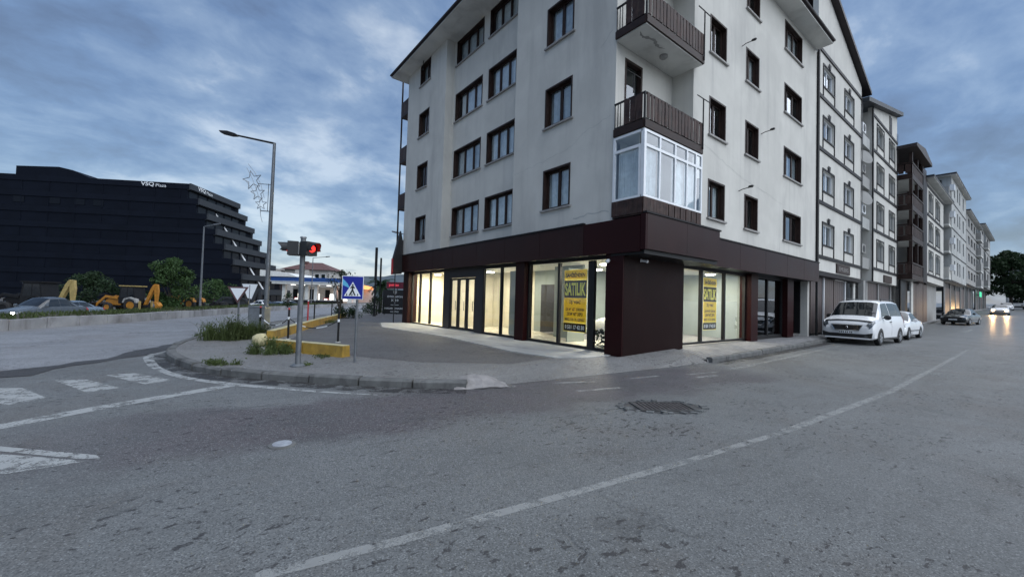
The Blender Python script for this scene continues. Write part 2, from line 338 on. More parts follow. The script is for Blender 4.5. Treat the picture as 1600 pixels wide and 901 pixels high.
mat('car_white', (0.82, 0.83, 0.84), 0.22, var=0.02, coat=0.5, vs_=.6); mat('car_black', (0.012, 0.015, 0.016), 0.2, var=0.05, coat=0.8); mat('car_silver', (0.22, 0.27, 0.32), 0.25, metal=0.5, coat=0.5); mat('car_grey', (0.07, 0.08, 0.09), 0.25, coat=0.6)
mat('car_glass', (0.010, 0.013, 0.016), 0.06, spec=0.9, var=0.05); mat('lamp_glass', (0.11, 0.125, 0.14), 0.1, spec=0.9, metal=.3); mat('tail_red', (0.35, 0.01, 0.01), 0.2); mat('chrome', (0.6, 0.62, 0.64), 0.15, metal=1.0)
mat('machine_yellow', (0.40, 0.17, 0.018), 0.5, var=0.2, vs_=3, dirt=((0.10, 0.06, 0.03), 0.5, 2.5)); mat('machine_cream', (0.36, 0.27, 0.10), 0.5, var=0.2)
mat('bark', (0.05, 0.04, 0.032), 0.9, var=0.3, vs_=8, bump=0.5, bs=20)
leafmat('leaf', (0.045, 0.085, 0.028)); leafmat('leaf_dark', (0.022, 0.042, 0.018)); leafmat('grass', (0.062, 0.085, 0.028)); leafmat('weed', (0.085, 0.115, 0.038)); leafmat('palm_leaf', (0.028, 0.06, 0.025))
mat('station_blue', (0.02, 0.07, 0.24), 0.4); mat('station_white', (0.72, 0.72, 0.68), 0.5); mat('house_wall', (0.50, 0.48, 0.45), 0.85, var=0.1)
mat('hill', (0.060, 0.080, 0.095), 0.95, var=0.3, vs_=0.02)
mat('skin_dark', (0.02, 0.02, 0.022), 0.8)
glassmat('glass', (.97, .98, .97), refl=1.15); glassmat('glass_upper', (0.90, 0.93, 0.94), refl=1.5); glassmat('glass_dark', (0.30, 0.36, 0.34), refl=1.2)
emitmat('lamp_white', (1.0, 0.93, 0.78), 14.0); emitmat('head_white', (1.0, 0.97, 0.9), 40.0); emitmat('head_warm', (1.0, 0.62, 0.28), 60.0); emitmat('red_light', (1.0, 0.025, 0.02), 1.6); emitmat('red_glow', (1.0, 0.10, 0.15), 0.32); emitmat('warm_sign', (1.0, 0.35, 0.12), 1.0); emitmat('soft_white', (1.0, 0.95, 0.85), 1.6); emitmat('green_light', (0.1, 0.7, 0.4), 0.6)
# ------------------------------------------------------------------ ground, roads, pavements
MEDX = [-60, -12, -5.05, -2.44, -0.21, 3.64, 11.0, 25.0, 45.0, 300.0]
MEDY = [-60, 9.3, 20.68, 25.07, 29.52, 37.23, 49.8, 67.7, 90.0, 330.0]
def ymed(x): return float(np.interp(x, MEDX, MEDY))
m = MB()
n = 24; rr = [0.0, 60, 200, 800, 3000, 9000]
pts = [(20, 20, -0.95)]; fs = []
for r in rr[1:]:
    pts += [(20+r*math.cos(2*math.pi*i/n), 20+r*math.sin(2*math.pi*i/n), -0.95) for i in range(n)]
fs += [(0, 1+i, 1+(i+1) % n) for i in range(n)]
for k in range(len(rr)-2):
    a, b = 1+k*n, 1+(k+1)*n
    fs += [(a+i, b+i, b+(i+1) % n, a+(i+1) % n) for i in range(n)]
m.add(pts, fs); structure(m.build('ground', 'yard_ground', origin=(0, 0, 0)))
# the street plateau: rises gently along the street, cut off at the median wall
m = MB(); xs = list(np.arange(-60, 60, 2.0))+list(np.arange(60, 301, 6.0)); NR = 10; pts = []; fs = []
for x in xs:
    y1 = ymed(x)+1.2
    for j in range(NR+1): pts.append((x, -70+(y1+70)*j/NR, hroad(x)))
for i in range(len(xs)-1):
    for j in range(NR):
        a = i*(NR+1)+j; fs.append((a, a+NR+1, a+NR+2, a+1))
m.add(pts, fs); structure(m.build('street', 'asphalt', origin=(0, 0, 0), smooth=60))

def ribbon(name, pts, w, mt, z=0.006, parent=None, taper=None):
    m = MB(); L = []; Rr = []
    P = [Vector((p[0], p[1])) for p in pts]
    for i, p in enumerate(P):
        d = (P[min(i+1, len(P)-1)]-P[max(i-1, 0)]).normalized(); nn = Vector((-d.y, d.x)); ww = (w[i] if isinstance(w, (list, tuple)) else w)/2
        for lst, s in ((L, 1), (Rr, -1)):
            q = p+nn*ww*s; lst.append((q.x, q.y, hroad(q.x)+z))
    k = len(P); m.add(L+Rr, [(i, i+1, k+i+1, k+i) for i in range(k-1)]); return m.build(name, mt, parent)
def flat(name, pts, mt, z, parent=None):
    m = MB(); m.poly([(p[0], p[1], z+hroad(p[0])) for p in pts]); return m.build(name, mt, parent, recalc=True)
def dense(pts, step):
    out = []
    for p, q in zip(pts[:-1], pts[1:]):
        k = max(1, int(math.dist(p, q)/step))
        out += [tuple(p[j]+(q[j]-p[j])*i/k for j in range(2)) for i in range(k)]
    return out+[tuple(pts[-1])]
def smoothline(pts, k=4):
    P = [np.array(p, float) for p in pts]; P = [2*P[0]-P[1]]+P+[2*P[-1]-P[-2]]; out = []
    for i in range(1, len(P)-2):
        for t in np.arange(k)/k:
            a, b, c, d = P[i-1:i+3]
            out.append(tuple(0.5*((2*b)+(-a+c)*t+(2*a-5*b+4*c-d)*t*t+(-a+3*b-3*c+d)*t**3)))
    return out+[tuple(P[-2])]

# the main road beyond the tar seam, worn lighter than the side street
seam = smoothline([(-9, 4.5), (-5.0, 8.3), (-2.57, 10.64), (-1.42, 12.0), (-0.6, 14.0), (0.45, 16.8), (2.5, 21.8), (5.5, 27.5), (9, 33), (14, 40.5), (23, 52), (38, 68), (60, 92)])
medl = [(x, ymed(x)) for x in list(np.linspace(-10.5, 60, 40))]
m = MB(); k = len(seam)
sm = [medl[min(len(medl)-1, int(i*len(medl)/k))] for i in range(k)]
m.add([(p[0], p[1], 0.004+hroad(p[0])) for p in seam]+[(p[0], p[1], 0.004+hroad(p[0])) for p in sm], [(i, i+1, k+i+1, k+i) for i in range(k-1)])
structure(m.build('main_road', 'asphalt_main', origin=(0, 0, 0)))
sd_ = [(p[0]+random.uniform(-.06, .06), p[1]+random.uniform(-.06, .06)) for p in dense(seam[:26], .3)]
structure(ribbon('tar_seam', sd_, [random.uniform(.22, .75)*(1.35 if p[1] < 11 else .9) for p in sd_], 'black_plastic', 0.008), 'dark tar seam between side street and main road')
mat('tar', (0.05, 0.05, 0.051), 0.55, var=0.3, vs_=5, bump=0.5, bs=20)
asphalt('tar_seam', (.05, .05, .052), (.03, .03, .03), coarse=.7, wet=.001, patch=False); bpy.data.objects['tar_seam'].data.materials[0] = MT['tar_seam']

def kerby_(x): return float(np.interp(x, [10.75, 12, 15, 22.6, 40, 200], [5.33, 5.36, 5.5, 5.8, 5.9, 5.9]))
# corner pavement: raised slab with a rounded kerb line
KERB = smoothline([(3.65, 5.87), (2.52, 6.69), (1.71, 7.51), (0.87, 8.42), (0.25, 9.32), (-0.13, 10.33), (-0.40, 11.61), (-0.43, 13.06), (-0.08, 14.96), (0.58, 16.83), (2.66, 21.82), (5.6, 27.5), (9, 33), (14, 40), (22, 50), (34, 64)], 3)
PZ = 0.12
m = MB(); top = [(p[0], p[1]) for p in KERB]+[(40, 64), (40, 30), (9.6, 20.9), (9.6, 7.1), (8.6, 6.62), (6.7, 6.72), (5.0, 6.78), (4.0, 6.5)]
bm = bmesh.new(); vs_b = [bm.verts.new((x, y, PZ)) for x, y in top]; f = bm.faces.new(vs_b); bmesh.ops.triangulate(bm, faces=[f])
bm.verts.index_update(); P0 = [tuple(v.co) for v in bm.verts]; F0 = [tuple(v.index for v in f.verts) for f in bm.faces]; bm.free()
m.add(P0, F0)
kk = len(KERB); m.add([(x, y, PZ) for x, y in KERB]+[(x, y, -0.05) for x, y in KERB], [(i, i+1, kk+i+1, kk+i) for i in range(kk-1)])
pav = structure(m.build('pavement', 'concrete', origin=(0, 0, 0)), 'worn concrete corner pavement around the forecourt')
# kerb stones, one by one
def kerb_stones(line, parent, mt, length, h0, h1, width, z_of, jit, side=1, maxn=300):
    me = None; acc = 0.0; cnt = 0; P = [Vector(p) for p in line]
    cum = [0.0]
    for a, b in zip(P[:-1], P[1:]): cum.append(cum[-1]+(b-a).length)
    def at(s):
        for i in range(len(P)-1):
            if cum[i+1] >= s: return P[i]+(P[i+1]-P[i])*((s-cum[i])/max(1e-6, cum[i+1]-cum[i]))
        return P[-1]
    s = 0.0; variants = []
    for v in range(4):
        mm = MB(); rr = random.Random(v+3); hl = (length-0.02)/2; e = lambda: rr.uniform(-jit, jit)*0.6
        mm.prism([(-width/2, h0), (width/2, h0), (width/2, h1-0.03+e()), (width/2-0.03, h1+e()), (-width/2, h1+e())], -hl+abs(e()), hl-abs(e()), Fr((0, 0, 0), (0, 1, 0), (0, 0, 1), (1, 0, 0)))
        o = mm.build('kerb_stone', mt, None, origin=(0, 0, 0)); variants.append(o.data); bpy.data.objects.remove(o)
    while s+length < cum[-1] and cnt < maxn:
        a, b = at(s), at(s+length); c = (a+b)/2; ang = math.atan2((b-a).y, (b-a).x)
        o = link('kerb_stone', random.choice(variants), parent, (c.x, c.y, z_of(c.x)+random.uniform(-jit, jit)))
        o.rotation_euler = (random.uniform(-0.02, 0.02), random.uniform(-0.012, 0.012), ang+(math.pi if side < 0 else 0)+random.uniform(-0.012, 0.012))
        s += length; cnt += 1
kerb_stones(KERB[:48], pav, 'kerb_stone', 0.9, -0.06, 0.132, 0.17, lambda x: 0.0, 0.012, side=1)
kd = [Vector(p) for p in KERB[:36]]; gl = []
for i, p in enumerate(kd):
    d_ = (kd[min(i+1, len(kd)-1)]-kd[max(i-1, 0)]).normalized(); q = p-Vector((-d_.y, d_.x))*-0.22; gl.append((q.x, q.y))
structure(ribbon('gutter', gl, .42, 'gutter_dirt', .0022), 'dirt gathered along the corner kerb')
structure(ribbon('gutter', [(x, kerby_(x)-.22) for x in np.arange(10.9, 26, .8)], .4, 'gutter_dirt', .0022), 'dirt gathered along the street kerb')
# rough mortar ramp at the kerb's end
m = MB(); pts = []; fs = []; NX, NY = 10, 7
for i in range(NX+1):
    for j in range(NY+1):
        u, v = i/NX, j/NY; x, y = 3.52+0.95*u, 5.72+0.75*v
        z = 0.15*max(0, 1-((u-0.42)/0.55)**2)*max(0, 1-((v-0.6)/0.62)**2)+random.uniform(-0.012, 0.012)
        pts.append((x+random.uniform(-.02, .02)+0.25*(v-.5), y-0.3*(u-.4)+random.uniform(-.02, .02), max(-0.01, z)+0.004))
for i in range(NX):
    for j in range(NY): a = i*(NY+1)+j; fs.append((a, a+NY+1, a+NY+2, a+1))
m.add(pts, fs); mo = m.build('mortar_patch', 'rough_mortar', pav)
# dropped driveway between the kerb's end and the side-street pavement
outer = [(3.9, 5.80, 0.005), (4.8, 5.72, 0.005), (6.5, 5.58, 0.005), (8.5, 5.42, 0.006), (10.7, 5.30, 0.008)]
inner = [(4.0, 6.5, 0.121), (5.0, 6.80, 0.121), (6.7, 6.74, 0.121), (8.62, 6.5, 0.14), (10.9, 5.75, 0.17)]
m = MB(); m.add(outer+inner, [(i, i+1, 6+i, 5+i) for i in range(4)]); m.add([(8.62, 6.5, 0.14), (10.9, 5.75, 0.17), (11.2, 6.9, 0.25), (8.7, 6.9, 0.15)], [(0, 1, 2, 3)])
structure(m.build('driveway', 'concrete', origin=(0, 0, 0)), 'dropped driveway at the street corner')
structure(flat('forecourt', [(5.4, 7.0), (3.8, 8.1), (2.9, 9.5), (2.2, 11.4), (2.2, 13.6), (4.3, 20), (7.4, 26.6), (12, 33), (14, 30), (10.5, 21.2), (7.4, 20.8), (6.45, 17.6), (6.9, 12.7), (6.55, 8.6), (6.8, 7.2)], 'forecourt_asphalt', 0.1245), 'dark asphalt forecourt before the shop')
m = MB(); ap = [(6.5, 17.7), (6.75, 15.2), (7.0, 12.7), (6.8, 10.5), (6.66, 8.6), (6.93, 7.2), (7.5, 6.85), (8.5, 6.8), (9.0, 7.0), (9.0, 20.6), (7.5, 20.7)]
m.prism(ap, 0.05, 0.142); structure(m.build('apron', 'apron_concrete'), 'pale concrete apron before the lit shop front')
# the side-street pavement
m = MB(); xs = [10.75, 11.5, 12.5, 14, 16, 18, 20, 22, 24, 26, 28, 30]+list(range(33, 200, 4)); pts = []; fs = []
def kerby(x): return float(np.interp(x, [10.75, 12, 15, 22.6, 40, 200], [5.33, 5.36, 5.5, 5.8, 5.9, 5.9]))
for x in xs:
    h = hroad(x); rise = 1 if x > 11.4 else 0.55
    pts += [(x, kerby(x), h-0.05), (x, kerby(x)+0.03, h+0.13*rise), (x, 6.1, h+0.18*rise+0.01), (x, 12.0, h+0.27)]
for i in range(len(xs)-1):
    for j in range(3): a = i*4+j; fs.append((a, a+4, a+5, a+1))
m.add(pts, fs); MPAV = 'paving'
_m, _t, _o = nt_new('paving'); N = NT(_t); pos = N.n('ShaderNodeNewGeometry').outputs['Position']
br = N.n('ShaderNodeTexBrick', {'Vector': pos, 'Scale': 1.0, 'Color1': (0.24, 0.24, 0.24), 'Color2': (0.19, 0.19, 0.195), 'Mortar': (0.09, 0.09, 0.09), 'Mortar Size': 0.012, 'Brick Width': 0.22, 'Row Height': 0.11})
cc = N.mix(N.math('MULTIPLY', N.step(N.noise(pos, 0.7, 7, 0.6, 0.5), 0.42, 0.7), 0.65), br.outputs[0], (0.10, 0.10, 0.105))
bb = N.n('ShaderNodeBsdfPrincipled', {'Base Color': cc, 'Roughness': 0.7, 'Normal': N.bump(N.math('ADD', br.outputs[1], N.noise(pos, 25, 4)), -0.5, 0.01)})
_t.links.new(bb.outputs[0], _o.inputs[0])
pav2 = structure(m.build('pavement_street', 'paving', origin=(0, 0, 0)), 'paved footway in front of the row of buildings')
kerb_stones([(x, kerby(x)) for x in np.arange(10.8, 70, 0.7)], pav2, 'kerb_stone', 0.9, -0.06, 0.135, 0.16, lambda x: hroad(x), 0.01, side=-1)

# the median: kerb wall, soil and grass
MED = [(x, ymed(x)) for x in [-11.5, -8.5, -5.05, -3.8, -2.44, -1.4, -0.21, 1.5, 3.64, 7, 11, 17, 25, 34, 45]]
med = thing('median_strip', 'long raised concrete-kerbed median strip with rough grass beyond the main road', 'median', (0, 26, 0))
kerb_stones(MED, med, 'median_stone', 1.25, -0.1, 0.37, 0.24, lambda x: hroad(x), 0.015, side=1)
m = MB(); P = MED; k = len(P); rows = []
for off, z in ((0.05, 0.30), (0.6, 0.40), (1.6, 0.42), (2.6, 0.15), (4.2, -0.96)):
    row = []
    for i, p in enumerate(P):
        d = (Vector(P[min(i+1, k-1)])-Vector(P[max(i-1, 0)])).normalized(); nn = Vector((-d.y, d.x)); q = Vector(p)+nn*off
        row.append((q.x, q.y, z+random.uniform(-.04, .04)))
    rows += row
m.add(rows, [(r*k+i, r*k+i+1, (r+1)*k+i+1, (r+1)*k+i) for r in range(4) for i in range(k-1)]); m.build('soil_bank', 'soil', med)
def blades(name, mt, spots, hmin, hmax, w, parent=None, label=None, lean=0.5):
    m = MB(); v = []; f = []
    for (x, y, z) in spots:
        h = random.uniform(hmin, hmax); a = random.uniform(0, 6.283); l = random.uniform(0.1, lean)*h; b = random.uniform(0, 6.283)
        dx, dy = math.cos(a)*w, math.sin(a)*w; lx, ly = math.cos(b)*l, math.sin(b)*l; i = len(v)
        v += [(x-dx, y-dy, z), (x+dx, y+dy, z), (x+dx*.6+lx*.4, y+dy*.6+ly*.4, z+h*.6), (x+lx, y+ly, z+h)]
        f += [(i, i+1, i+2), (i, i+2, i+3)]
    m.v, m.f = v, f
    o = m.build(name, mt, parent, recalc=False)
    o['kind'] = 'stuff'
    if label: o['label'] = label
    return o
spots = []
for _ in range(16000):
    s = random.random()**1.5*52; x = float(np.interp(s, [0, 13.4, 18.5, 23.5, 32, 47, 70], [-11.5, -5.05, -2.44, -0.21, 3.64, 11, 25])); y = ymed(x); d = 0.2+random.random()*2.3
    spots.append((x-0.87*d, y+0.5*d, 0.33 if d < 1.8 else 0.2))
blades('grass', 'grass', spots, 0.05, 0.26, 0.022, None, 'rough grass growing along the median strip', 0.8)
# lower carriageway and yard beyond
structure(flat('road_far', [tuple(V(d, l)[:2]) for d, l in ((8, -34), (8, -22.5), (30, -25.5), (60, -29), (110, -29), (110, -36), (60, -37), (30, -34))], 'asphalt_main', -0.945), 'far carriageway beyond the median')
bpy.data.objects['road_far'].location.z = -0.94

# markings
def marking(o, label): return structure(o, label)
marking(ribbon('road_marking', dense([(0.30, 2.53), (1.03, 2.41), (2.06, 2.28), (3.56, 2.09), (5.55, 1.90)], 0.4), 0.085, 'worn_paint', 0.003), 'worn white centre line of the side street')
marking(ribbon('road_marking', dense([(5.7, 1.89), (7.05, 1.82), (10.27, 1.68), (16.8, 1.68), (24, 1.68)], 1), 0.11, 'very_worn_paint', 0.003), 'faded far stretch of the centre line')
marking(ribbon('road_marking', smoothline([(0.34, 13.9), (-0.2, 13.4), (-0.62, 12.9), (-0.80, 12.2), (-0.77, 11.59), (-0.56, 10.3), (-0.11, 8.96), (0.64, 7.82), (1.55, 6.77), (2.22, 6.13)]), [0.16]*20+[0.14]*10+[0.11, 0.10, 0.09, 0.08, 0.06, 0.05, 0.03], 'fresh_paint', 0.005), 'white edge line curving around the corner kerb')
for pts in ([(-2.35, 9.30), (-1.98, 9.11), (-1.55, 8.16), (-1.83, 7.88), (-2.25, 8.6)], [(-1.76, 9.63), (-1.38, 9.5), (-0.88, 8.5), (-1.2, 8.32)], [(-1.2, 9.83), (-0.84, 9.86), (-0.27, 8.82), (-0.6, 8.62)]):
    marking(flat('crosswalk_stripe', pts, 'fresh_paint', 0.003), 'white zebra crossing stripe')
marking(ribbon('road_marking', dense([(-3.0, 6.0), (-1.6, 6.72), (-0.95, 7.17), (0.48, 7.92)], 0.3), 0.24, 'fresh_paint', 0.0033), 'white stop line before the crossing')
marking(flat('road_marking', [(-2.2, 6.35), (-1.40, 5.91), (-0.66, 5.17), (-0.62, 5.06), (-0.75, 5.12), (-1.38, 5.76), (-2.2, 6.2)], 'fresh_paint', 0.003), 'white outline of the painted traffic island')
marking(flat('road_marking', [(-2.2, 6.08), (-1.33, 5.64), (-0.69, 5.03), (-1.2, 5.02), (-2.2, 5.25)], 'fresh_paint', 0.0028), 'white filled wedge of the painted traffic island')
for a, b, w in (((3.45, 5.86), (4.45, 5.58), .10), ((5.25, 5.43), (6.04, 5.14), .09), ((6.94, 4.98), (7.75, 4.87), .09), ((8.48, 4.64), (9.43, 4.47), .09), ((5.1, 4.75), (6.0, 4.55), .10), ((8.3, 4.35), (9.0, 4.25), .10)):
    marking(ribbon('road_marking', [a, ((a[0]+b[0])/2, (a[1]+b[1])/2), b], w, 'worn_paint', 0.0035), 'short worn white dash along the junction')
marking(ribbon('road_marking', dense([(10.1, 4.49), (14, 4.62), (18.6, 4.82), (21, 4.9)], 1), 0.11, 'worn_paint', 0.0035), 'white edge line before the parked vehicles')
marking(ribbon('road_marking', [(40.0, 2.95), (44.5, 2.85)], 0.15, 'fresh_paint', 0.007), 'white lane dash far up the street')

# small covers set into the asphalt
vc = thing('valve_cover', 'small pale round valve cover in the foreground asphalt', 'cover', (0.72, 4.58, 0))
MB().lathe((0.72, 4.58, 0.0), (0, 0, 1), [(0, 0.125), (0.012, 0.12), (0.014, 0.10)], 24).build('rim', 'kerb_stone', vc)
MB().lathe((0.72, 4.58, 0.010), (0, 0, 1), [(0, 0.09), (0.010, 0.086)], 24).build('lid', 'sign_white', vc)
mat('pale_lid', (0.26, 0.28, 0.31), 0.6, var=0.3, vs_=14, dirt=((0.12, 0.12, 0.12), 0.7, 9)); bpy.data.objects['lid'].data.materials[0] = MT['pale_lid']
gF = Fr((5.45, 3.36, 0), (math.cos(rad(-32)), math.sin(rad(-32)), 0), (math.sin(rad(32)), math.cos(rad(32)), 0), (0, 0, 1))
dg = thing('drain_grate', 'sunken rusty drain grate in a broken asphalt patch', 'grate', (5.45, 3.33, 0))
m = MB(); ring = []
for i in range(26):
    a = 2*math.pi*i/26; r = 1+random.uniform(-.12, .12); ring.append((0.62*r*math.cos(a), 0.34*r*math.sin(a)))
m.prism(ring, 0.001, 0.006, gF); m.build('asphalt_patch', 'tar', dg)
simple('grate_frame', 'tar', dg, (-.42, .42, -.24, -.20, .004, .022), (-.42, .42, .20, .24, .004, .022), (-.42, -.38, -.20, .20, .004, .022), (.38, .42, -.20, .20, .004, .022), F=gF)
mat('rust', (0.075, 0.066, 0.064), 0.7, var=0.4, vs_=12, bump=0.4)
for i in range(12):
    a = -.37+i*.063; simple('bar', 'rust', dg, (a, a+.03, -.20, .20, .004, .017), F=gF)
m = MB()
for i in range(26):
    a = 2*math.pi*i/26+random.uniform(-.1, .1); b = a+random.uniform(.1, .22); r0, r1 = 0.93, 1.12+random.uniform(-.05, .08)
    m.prism([(0.62*r*math.cos(t), 0.34*r*math.sin(t)) for r, t in ((r0, a), (r1, a+.05), (r1, b), (r0, b))], 0.002, random.uniform(.012, .035), gF)
m.build('broken_rim', 'asphalt', dg)['kind'] = 'stuff'
m = MB()
for _ in range(70):                       # scraps of paper and pale grit along the kerb and weeds
    cx, cy, sp2 = random.choice([(1.2, 10.2, .8), (.6, 11.5, .7), (2.2, 9.2, .8), (5.5, 6.2, 1.2), (7.2, 5.9, 1.0), (1.0, 8.9, .5)]); x, y = random.gauss(cx, sp2*.5), random.gauss(cy, sp2*.5); s_ = random.choice([.008, .012, .02, .035]); a = random.uniform(0, 6.28); z = .13 if y > 6.6 and x < 3.4 else .05
    m.add([(x+s_*math.cos(a+t)*random.uniform(.5, 1.1), y+s_*math.sin(a+t)*random.uniform(.4, 1), z+random.uniform(0, .012)) for t in (0, 1.4, 3.1, 4.6)], [(0, 1, 2, 3)])
o = m.build('litter', 'pale_lid', recalc=False); o['kind'] = 'stuff'; o['label'] = 'pale scraps of litter on the corner pavement'
# grit, leaves and flakes lying about
m = MB(); v = []; f = []
for _ in range(1100):
    d = 1.6+random.random()**1.6*9; l = random.uniform(-1.2, 1.0)*d
    p = V(d, l)
    if p.y > 5.6+max(0, (4-p.x))*.9: continue
    s = random.choice([.003, .004, .004, .006, .008, .013]); a = random.uniform(0, 6.28); i = len(v); k = 5; e = random.uniform(.35, 1)
    v += [(p.x+s*math.cos(a+2*math.pi*j/k)*random.uniform(.6, 1.2), p.y+e*s*math.sin(a+2*math.pi*j/k)*random.uniform(.6, 1.2), hroad(p.x)+.003) for j in range(k)]+[(p.x, p.y, hroad(p.x)+.003+s*.3)]
    f += [(i+j, i+(j+1) % k, i+k) for j in range(k)]
m.v, m.f = v, f; o = m.build('grit', 'tar', recalc=True); o['kind'] = 'stuff'; o['label'] = 'dark grit and flakes scattered on the asphalt'
# ------------------------------------------------------------------ the corner building
def wall_holes(m, F, a0, a1, b0, b1, holes, t=0.25):
    A = sorted({a0, a1}|{h[i] for h in holes for i in (0, 1)}); B = sorted({b0, b1}|{h[i] for h in holes for i in (2, 3)})
    inside = lambda a, b: any(h[0] < a < h[1] and h[2] < b < h[3] for h in holes)
    for i in range(len(A)-1):
        for j in range(len(B)-1):
            if inside((A[i]+A[i+1])/2, (B[j]+B[j+1])/2): continue
            for c in (0, -t): m.poly([F(A[i], B[j], c), F(A[i+1], B[j], c), F(A[i+1], B[j+1], c), F(A[i], B[j+1], c)])
    for h in holes+[(a0, a1, b0, b1)]:
        q = [(h[0], h[2]), (h[1], h[2]), (h[1], h[3]), (h[0], h[3])]
        for (p, r) in zip(q, q[1:]+q[:1]): m.poly([F(p[0], p[1], 0), F(r[0], r[1], 0), F(r[0], r[1], -t), F(p[0], p[1], -t)])
def curtain(name, F, a0, a1, b0, b1, c, mt, parent, waves=None):
    m = MB(); k = max(8, int((a1-a0)/0.035)); w = (waves or 9)/(a1-a0+.01); pts = []
    ph = random.uniform(0, 6)
    for i in range(k+1):
        a = a0+(a1-a0)*i/k; cc = c+0.018*math.sin(a*w*3+ph)+0.01*math.sin(a*w*7.3)
        pts += [F(a, b0, cc), F(a, b1, cc)]
    m.add(pts, [(2*i, 2*i+2, 2*i+3, 2*i+1) for i in range(k)]); return m.build(name, mt, parent, smooth=60, recalc=False)
def window(parent, F, a0, a1, b0, b1, lights=2, frame='brown_wood', curt=None, depth=0.2, sill=True, pane='glass_upper', lin=0.055, open_=None, backing=True):
    m = MB(); d = depth; fo = 0.012
    m.box(a0, a0+lin, b0, b1, -d, fo, F=F); m.box(a1-lin, a1, b0, b1, -d, fo, F=F)
    m.box(a0+lin, a1-lin, b1-lin, b1, -d, fo, F=F); m.box(a0+lin, a1-lin, b0, b0+lin*.8, -d, fo, F=F)
    ia0, ia1, ib0, ib1 = a0+lin, a1-lin, b0+lin*.8, b1-lin; s = 0.05
    cuts = [ia0+(ia1-ia0)*i/lights for i in range(lights+1)]
    for i in range(lights):
        l, r = cuts[i]+.004, cuts[i+1]-.004
        m.box(l, l+s, ib0, ib1, -d+.01, -d+.06, F=F); m.box(r-s, r, ib0, ib1, -d+.01, -d+.06, F=F)
        m.box(l+s, r-s, ib0, ib0+s, -d+.01, -d+.06, F=F); m.box(l+s, r-s, ib1-s, ib1, -d+.01, -d+.06, F=F)
    w = m.build('window', frame, parent)
    for i in range(lights):
        l, r = cuts[i]+.004+s, cuts[i+1]-.004-s
        p = MB().box(l-.01, r+.01, ib0+s-.01, ib1-s+.01, -d+.028, -d+.036, F=F).build('pane', pane, w)
    if sill: simple('sill', 'stone_sill', w, (a0-.06, a1+.06, b0-.055, b0-.002, -.03, .07), F=F)
    if curt:
        f0, f1, mt = curt
        curtain('curtain', F, ia0+(ia1-ia0)*f0, ia0+(ia1-ia0)*f1, ib0+.02, ib1, -d-.035, mt, w)
    return w
bld = thing('corner_building', 'white plastered four-storey corner building with brown shop fascia and lit shop', 'building', (15, 13, 0.12))
UPZ, TOPZ = 3.55, 13.42
X0, YF, XE, YE = 8.6, 6.17, 22.35, 20.8
FL = Fr((X0, 0, 0), (0, 1, 0), (0, 0, 1), (-1, 0, 0))             # left face, a = y
FM = Fr((9.05, 0, 0), (0, 1, 0), (0, 0, 1), (-1, 0, 0))           # recessed middle of the left face
FR_ = Fr((0, YF, 0), (1, 0, 0), (0, 0, 1), (0, -1, 0))            # street face, a = x
YN, XN = 6.86, 11.32
rng = random.Random(5)
def crt(p=0.75):
    return rng.choice([(0, 1, 'curtain'), (0, 0.62, 'curtain'), (0.35, 1, 'curtain'), (0, 1, 'curtain_grey'), (0.0, 0.45, 'curtain_grey')]) if rng.random() < p else None
floors = range(4)
hL = [(8.46, 9.66, 4.37+2.635*k, 5.65+2.635*k) for k in range(3)]+[(8.46, 9.66, 12.27, 13.3)]
hM = [(y0, y1, 4.32+2.635*k, min(13.36, 5.62+2.635*k)) for k in floors for y0, y1 in ((11.8, 13.68), (14.12, 16.38))]
hS = [(18.16, 19.32, 4.30+2.655*k, min(13.36, 5.53+2.655*k)) for k in floors]
hR = [(x0, x1, 4.22+2.585*k, 5.42+2.585*k) for k in floors for x0, x1 in ((12.26, 13.36), (14.8, 15.9), (18.31, 20.29))]
m = MB(); wall_holes(m, FL, YN, 11.25, UPZ, TOPZ, hL); m.build('wall', 'plaster', bld)
m = MB(); wall_holes(m, FM, 11.0, 16.75, UPZ, TOPZ, hM); m.build('wall', 'plaster', bld)
m = MB(); wall_holes(m, FL, 16.55, YE, UPZ, TOPZ, hS); m.build('wall', 'plaster', bld)
simple('wall_return', 'plaster', bld, (8.853, 9.06, 11.16, 11.245, UPZ, TOPZ-.01)); simple('wall_return', 'plaster', bld, (8.853, 9.06, 16.555, 16.64, UPZ, TOPZ-.01))
m = MB(); wall_holes(m, FR_, XN, XE, UPZ, TOPZ, hR); m.build('wall', 'plaster', bld)
FN = Fr((0, YN, 0), (1, 0, 0), (0, 0, 1), (0, -1, 0))
nd = [(8.98, 9.78, 6.07, 8.22), (8.98, 9.78, 8.7, 10.8), (8.98, 9.78, 11.3, 13.2)]
m = MB(); wall_holes(m, FN, X0+.252, XN-.002, 5.8, TOPZ, nd); m.build('wall', 'plaster', bld)
simple('wall_return', 'plaster', bld, (XN, XN+.2, YF+.252, YN+.25, 3.6, TOPZ-.01))
simple('wall', 'plaster', bld, (8.86, XE, YE-.25, YE-.01, UPZ, TOPZ)); simple('wall', 'plaster', bld, (XE-.25, XE-.01, YF+.26, YE-.26, 0.2, TOPZ))
for i, h in enumerate(hL): window(bld, FL, *h, lights=2, curt=[(0, 1, 'curtain'), (0, 1, 'curtain_grey'), (0, 1, 'curtain_grey'), None][i])
for i, h in enumerate(hM): window(bld, FM, *h, lights=3 if i % 2 else 3, curt=[(0, 1, 'curtain'), (0, 1, 'curtain_grey')][i % 2] if i != 5 else (0.1, .9, 'curtain'), frame='brown_wood')
for i, h in enumerate(hS): window(bld, FL, *h, lights=2, curt=(0.3, 1, 'curtain_grey') if i in (0, 3) else None)
for i, h in enumerate(hR): window(bld, FR_, *h, lights=2 if i % 3 < 2 else 3, curt=crt(0.65))
